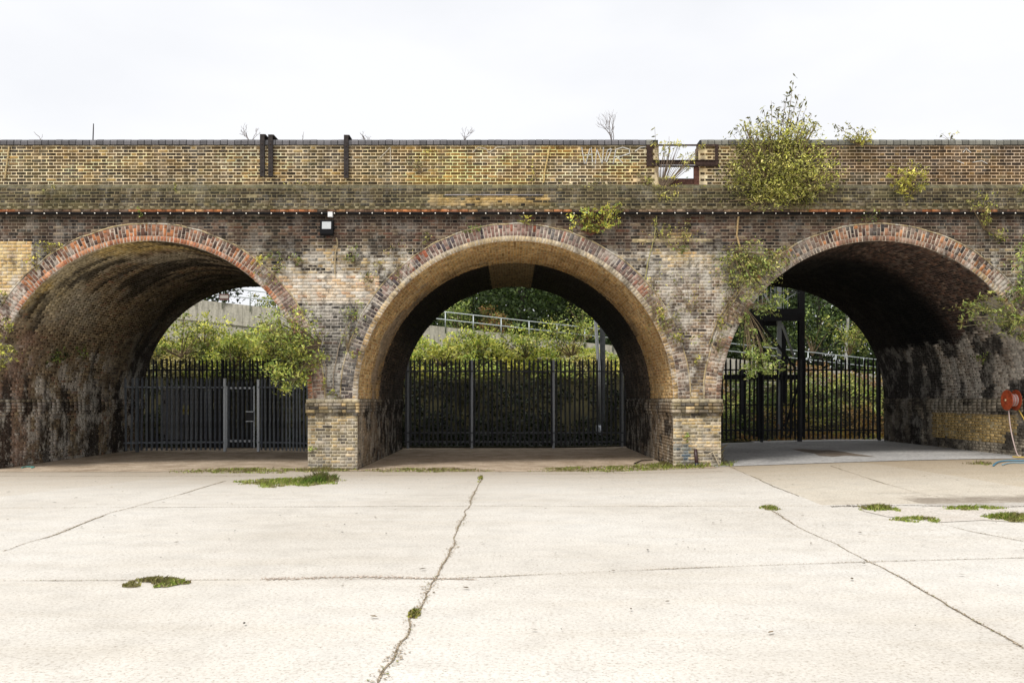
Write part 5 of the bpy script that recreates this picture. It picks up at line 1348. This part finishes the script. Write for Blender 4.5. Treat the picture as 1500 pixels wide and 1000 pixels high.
# standing bushes on the embankment (each a thing)
def bush(label, x, y, z, r, h, pal, n=26, nl=44, leaf=.13, wd=.5, dark=.55, name='bush'):
    return plant(name, label, 'bush', (x, y, z - .1), [(x, y, z + h * .5, r, r * .8, h * .55, n, nl)], pal, leaf=leaf, wd=wd, stem_r=.03, dark=dark, shell=.6)
def pz(px, py, y): return ((px - 750) / 1250 * (20 + y), CAMZ + (HOR - py) * (20 + y) / 1250)
for (px, py, y, r, h, pal, lab) in (
    (265, 480, 12.5, 1.2, 1.6, LG + YG, 'dense green bush at the left end of the embankment seen through the left arch'),
    (300, 475, 15, 1.0, 1.3, YG, 'yellow-green bush below the concrete wall in the left arch'),
    (345, 500, 12, 1.1, 1.3, LG + YG, 'bright leafy bush behind the gate in the left arch'),
    (395, 485, 14, 1.0, 1.2, OLV + DRY, 'brownish olive bush under the ramp wall near the right of the left arch'),
    (700, 490, 15, 1.1, 1.1, YG + LG, 'pale green bush left of centre under the railing in the middle arch'),
    (770, 492, 14, 1.2, 1.1, LG + YG, 'broad green bush at the centre of the middle arch'),
    (838, 485, 15, 1.2, 1.5, YG + LG, 'light green bush under the low end of the railing in the middle arch'),
    (650, 505, 12, 1.0, 1.0, YG, 'yellow-green bramble mound at left behind the middle fence')):
    X_, Z_ = pz(px, py + (12 if px < 500 else 10), y); bush(lab, X_, y, Z_ - h * .45, r, h * .9, pal, nl=60)
for (px, py, y, r, h, pal, lab) in (
    (1243, 488, 19.6, 1.15, 1.9, YG + LG, 'bright leafy bush behind the railing in the right arch'),
    (1190, 490, 20.5, .9, 1.8, DG + LG[:1], 'dark small bush left of the bright one in the right arch'),
    (860, 455, 21, 1.0, 2.6, LG, 'light green bush at the right above the railing in the middle arch'),
    (672, 462, 19.8, .9, 1.4, LG + DG[:1], 'small green bush behind the railing at left of the middle arch'),
    (725, 470, 20, .8, 1.2, [(.30, .16, .06, 2), (.22, .24, .07, 2)], 'rusty brown bush behind the railing in the middle arch'),
    (400, 446, 20, 1.1, 1.2, LG + YG, 'green bush behind the railing at right of the left arch')):
    X_, Z_ = pz(px, py, y); bush(lab, X_, y, Z_ - h * .5, r, h, pal, n=30)

# trees beyond
def tree(label, x, y, h, r, pal, zb, n=90, nl=70, leaf=.24, bark=(.05, .045, .035), name='tree', sparse=False, tr=.17):
    t = thing(name, label, 'tree', (x, y, zb)); m = MB()
    hb = h * (.10 if not sparse else .35)
    tw = [Vector((0, 0, 0)), Vector((random.uniform(-.1, .1), 0, h * .25)), Vector((random.uniform(-.3, .3), 0, h * .5)), Vector((random.uniform(-.4, .4), 0, h * .75)), Vector((random.uniform(-.4, .4), 0, h * .97))]
    m.tube(tw, [tr, tr * .8, tr * .6, tr * .35, .03], 8, bark)
    Vs = []; Cs = []; N = 0
    cen = []
    for k_ in range(n):
        zz_ = random.uniform(hb, h); q = (zz_ - hb) / (h - hb)
        rr = r * (sin(pi * (.12 + .82 * q)) ** .7) * random.uniform(.35, 1.08); a = random.uniform(0, 2 * pi)
        cen.append((rr * cos(a), rr * sin(a) * .9, zz_))
        if k_ % 4 == 0:
            f_ = min(.95, max(.1, (zz_ - r * .4) / h)); i_ = int(f_ * 4); st = tw[i_].lerp(tw[min(i_ + 1, 4)], f_ * 4 - i_)
            e = Vector(cen[-1]); m.tube([st, st.lerp(e, .5) + Vector((0, 0, .1)), e], [tr * .35, tr * .2, .015], 5, bark, False)
    cen = np.array(cen); ids = rng.integers(0, n, n * nl)
    P = cen[ids] + rng.normal(0, 1, (len(ids), 3)) * np.array((r * .15, r * .15, r * .11))
    C = pick(pal, len(P)) * (rng.random((n, 1)) * .9 + .5)[ids] * (rng.random((len(P), 1)) * .5 + .75)
    V, F, CV = leaf_mesh(P, leaf * (.6 + .7 * rng.random(len(P))), .5, C, .5)
    mesh_obj('crown', V, F, M_LEAF, t, CV); m.build('trunk', M_STEM, t)
    return t
MG = [(.09, .14, .045, 3), (.13, .19, .06, 3), (.06, .10, .03, 3), (.18, .24, .08, 1)]
tz = lambda x: float(np.clip(wall_top(np.clip(x, -30, 30)) - .4, 1.5, 8))
TR = [(-17.5, 27, 7, 2.8, DG, 'dark tree at the far left beyond the ramp railing', 60),
      (-12.7, 30, 5.2, 1.6, DG, 'small dark tree against the sky, seen over the railing in the left arch', 34),
      (-10.2, 29, 8, 2.2, DG, 'dark tree at the right side of the left arch view', 60),
      (-5.2, 25, 9, 3.2, DG + MG[:1], 'broad dark tree at upper left of the middle arch view', 100),
      (-2.4, 30, 11, 3.2, MG, 'mid green tree left of centre in the middle arch view', 100),
      (.6, 27, 10, 3.0, DG + MG, 'dense green tree at the centre of the middle arch view', 100),
      (3.4, 30, 11, 3.2, MG, 'lighter green tree right of centre in the middle arch view', 100),
      (6.6, 26, 9.5, 3.0, DG + MG[:2], 'dark tree at the right of the middle arch view', 90),
      (10.2, 31, 11, 3.4, DG + MG[:1], 'dark tree behind the steel tower in the right arch view', 100),
      (14.2, 29, 11, 3.4, DG, 'dark tree above the bright bush in the right arch view', 100),
      (18.5, 31, 11, 3.6, DG, 'tall dark tree at the far right beyond the railing', 90),
      (-22, 31, 9, 3.4, DG, 'dark tree standing furthest left beyond the ramp', 70),
      (24, 30, 11, 3.6, DG, 'tall dark tree standing furthest right beyond the ramp', 70),
      (-1, 40, 13, 4.5, DG, 'tall dark tree in the second row behind the middle arch', 90),
      (5, 41, 13, 4.5, DG, 'tall dark tree in the second row behind the second pier', 90),
      (13, 40, 13, 4.5, DG, 'tall dark tree in the second row behind the right arch', 90),
      (19, 41, 13, 4.5, DG, 'tall dark tree in the second row at far right', 90)]
for (x_, y_, h_, r_, pal, lab, n_) in TR:
    tree(lab, x_, y_, h_, r_, pal, tz(x_), n_, 75 if y_ < 35 else 60, .24 if y_ < 35 else .34)
tree('slender birch with a white trunk and drooping thin foliage in the right arch view', 17.0, 23.5, 8.5, 1.5, MG, tz(17), 40, 40, .14, (.55, .54, .5), 'birch_tree', True, .10)

n = 60000
x = rng.uniform(-9.5, 46, n); zt = rng.random(n); y = 44 + 3 * fbm(x * .25, zt * 4, 3) * 2
top = 14 + 5 * fbm(x * .18, x * 0 + 5, 3) - 5 * sst((-x - 4) / 5)
z = 1 + (top - 1) * zt
C = pick(DG, n) * (.35 + 1.3 * fbm(x * .5, z * .5, 3))[:, None]
V, F, CV = leaf_mesh(np.stack([x, y, z], -1), .55 * (.6 + .8 * rng.random(n)), .6, C, .5)
o = mesh_obj('distant_wood', V, F, M_LEAF, None, CV); tag(o, 'far dark wood closing the view behind the ramp', 'wood', kind='stuff')
# lamp poles behind the middle fence
m = MB(); xp, _ = pz(877, 0, 11); m.tube([(0, 0, 0), (0, 0, 2.6), (-.12, 0, 4.3), (-.16, 0, 7.2)], [.075, .07, .055, .05], 12, (.55, .58, .60))
m.tube([(0, 0, 0), (0, 0, .5)], [.10, .10], 12, (.45, .48, .5))
o = m.build('lamp_pole', M_GALV, None, True); o.location = (xp, 11, .2); tag(o, 'pale galvanised pole rising behind the right end of the middle fence', 'pole')
m = MB(); xp, _ = pz(883, 0, 11.4); m.box(-.09, .09, -.006, .006, 0, 7.0, (.12, .13, .135)); m.box(-.006, .006, .006, .16, 0, 7.0, (.12, .13, .135)); m.box(-.09, .09, .16, .172, 0, 7.0, (.12, .13, .135))
o = m.build('steel_column', M_STEEL); o.location = (xp, 11.4, .2); tag(o, 'dark grey steel column standing just right of the pale pole', 'column')

# steel tower in the right arch
BK = (.014, .015, .018)
yt0, yt1 = 9.6, 11.6
tw_ = thing('steel_tower', 'black steel stair tower with a railed platform behind the right fence', 'tower', (bx(1143, 10), 10, .15)); ox = bx(1143, 10)
def T(px, py, y): X_, Z_ = pz(px, py, y); return (X_ - ox, y - 10, Z_ - .15)
def col_(px, y, top, wv):
    X_ = (px - 750) / 1250 * (20 + y) - ox; m = MB(); m.box(X_ - wv / 2, X_ + wv / 2, y - 10, y - 10 + .012, 0, top, BK); m.box(X_ - .008, X_ + .008, y - 10 + .012, y - 10 + wv, 0, top, BK); m.box(X_ - wv / 2, X_ + wv / 2, y - 10 + wv, y - 10 + wv + .012, 0, top, BK)
    m.build('column', M_STEEL, tw_)
zp = T(0, 470, yt0)[2]; zpt = T(0, 452, yt0)[2]
col_(1113.5, yt0, zp, .17); col_(1175, yt0, zpt + 1.3, .19); col_(1088, yt1, 2.6, .16); col_(1148, yt1, zp, .17)
X0 = T(1060, 0, yt0)[0]; X1 = T(1176, 0, yt0)[0]; XA = T(1112, 0, yt0)[0]
m = MB(); m.box(XA - .3, X1 - .1, yt0 - 10 - .03, yt0 - 10, zp, zpt, BK); m.box(XA - .3, X1 - .1, yt0 - 10, yt1 - 10, zpt - .05, zpt - .02, (.03, .03, .035)); m.box(XA - .3, X1 - .1, yt1 - 10, yt1 - 9.97, zp, zpt, BK); m.build('platform', M_STEEL, tw_)
m = MB(); zb = T(0, 556, yt0)[2]; m.box(X0, X1 - .1, yt0 - 10 - .05, yt0 - 10 - .02, zb, zb + .16, BK); m.box(X0, X1 - .1, yt0 - 10 - .12, yt0 - 10 + .05, zb + .162, zb + .175, BK); m.build('cross_beam', M_STEEL, tw_)
for (a, b) in (((1089, 473, yt0), (1136, 535, yt0)), ((1118, 478, yt0 - .06), (1166, 540, yt0 - .06)), ((1172, 556, yt0 + .3), (1150, 625, yt0 + .3))):
    m = MB(); m.bar(T(*a), T(*b), .07, .07, BK); m.build('brace', M_STEEL, tw_)
LGV = (.40, .43, .44)
m = MB(); m.box(T(1139, 0, 10.6)[0], T(1145, 0, 10.6)[0], .6, .7, 0, zpt + 1.3, LGV); m.build('galvanised_post', M_GALV, tw_)
m = MB(); m.bar(T(1145, 474, 10.8), T(1163, 522, 10.8), .07, .07, LGV); m.build('brace', M_GALV, tw_)
for yy_, zz_, cc_ in ((yt0 - 10, .55, (.10, .11, .115)), (yt0 - 10, 1.05, (.10, .11, .115)), (yt0 - 9, 1.0, LGV)):
    m = MB(); m.bar((XA - .2, yy_, zpt + zz_), (X1 - .1, yy_, zpt + zz_), .03, .03, cc_); m.build('handrail', M_GALV, tw_)
for q in np.linspace(XA - .2, X1 - .2, 11):
    m = MB(); m.bar((q, yt0 - 9.0, zpt - .02), (q, yt0 - 9.0, zpt + 1.0), .022, .022, LGV); m.build('baluster', M_GALV, tw_)
m = MB(); m.bar(T(1118, 428, 10.2), T(1131, 450, 10.2), .06, .06, LGV); m.build('brace', M_GALV, tw_)
m = MB(); m.bar(T(1145, 442, 10.2), T(1165, 430, 10.2), .03, .03, LGV); m.build('brace', M_GALV, tw_)
# inner dark gates below the cross beam
for (a, b) in ((1064, 1084), (1092, 1110), (1118, 1138), (1146, 1160)):
    m = MB(); A = T(a, 0, 10)[0]; Bq = T(b, 0, 10)[0]; c = (.02, .023, .027)
    for q in (A, Bq): m.bar((q, 0, .05), (q, 0, 2.2), .04, .04, c)
    for zz_ in (.4, 1.3, 2.15): m.bar((A, 0, zz_), (Bq, 0, zz_), .03, .04, c)
    m.build('panel_frame', M_STEEL, tw_)
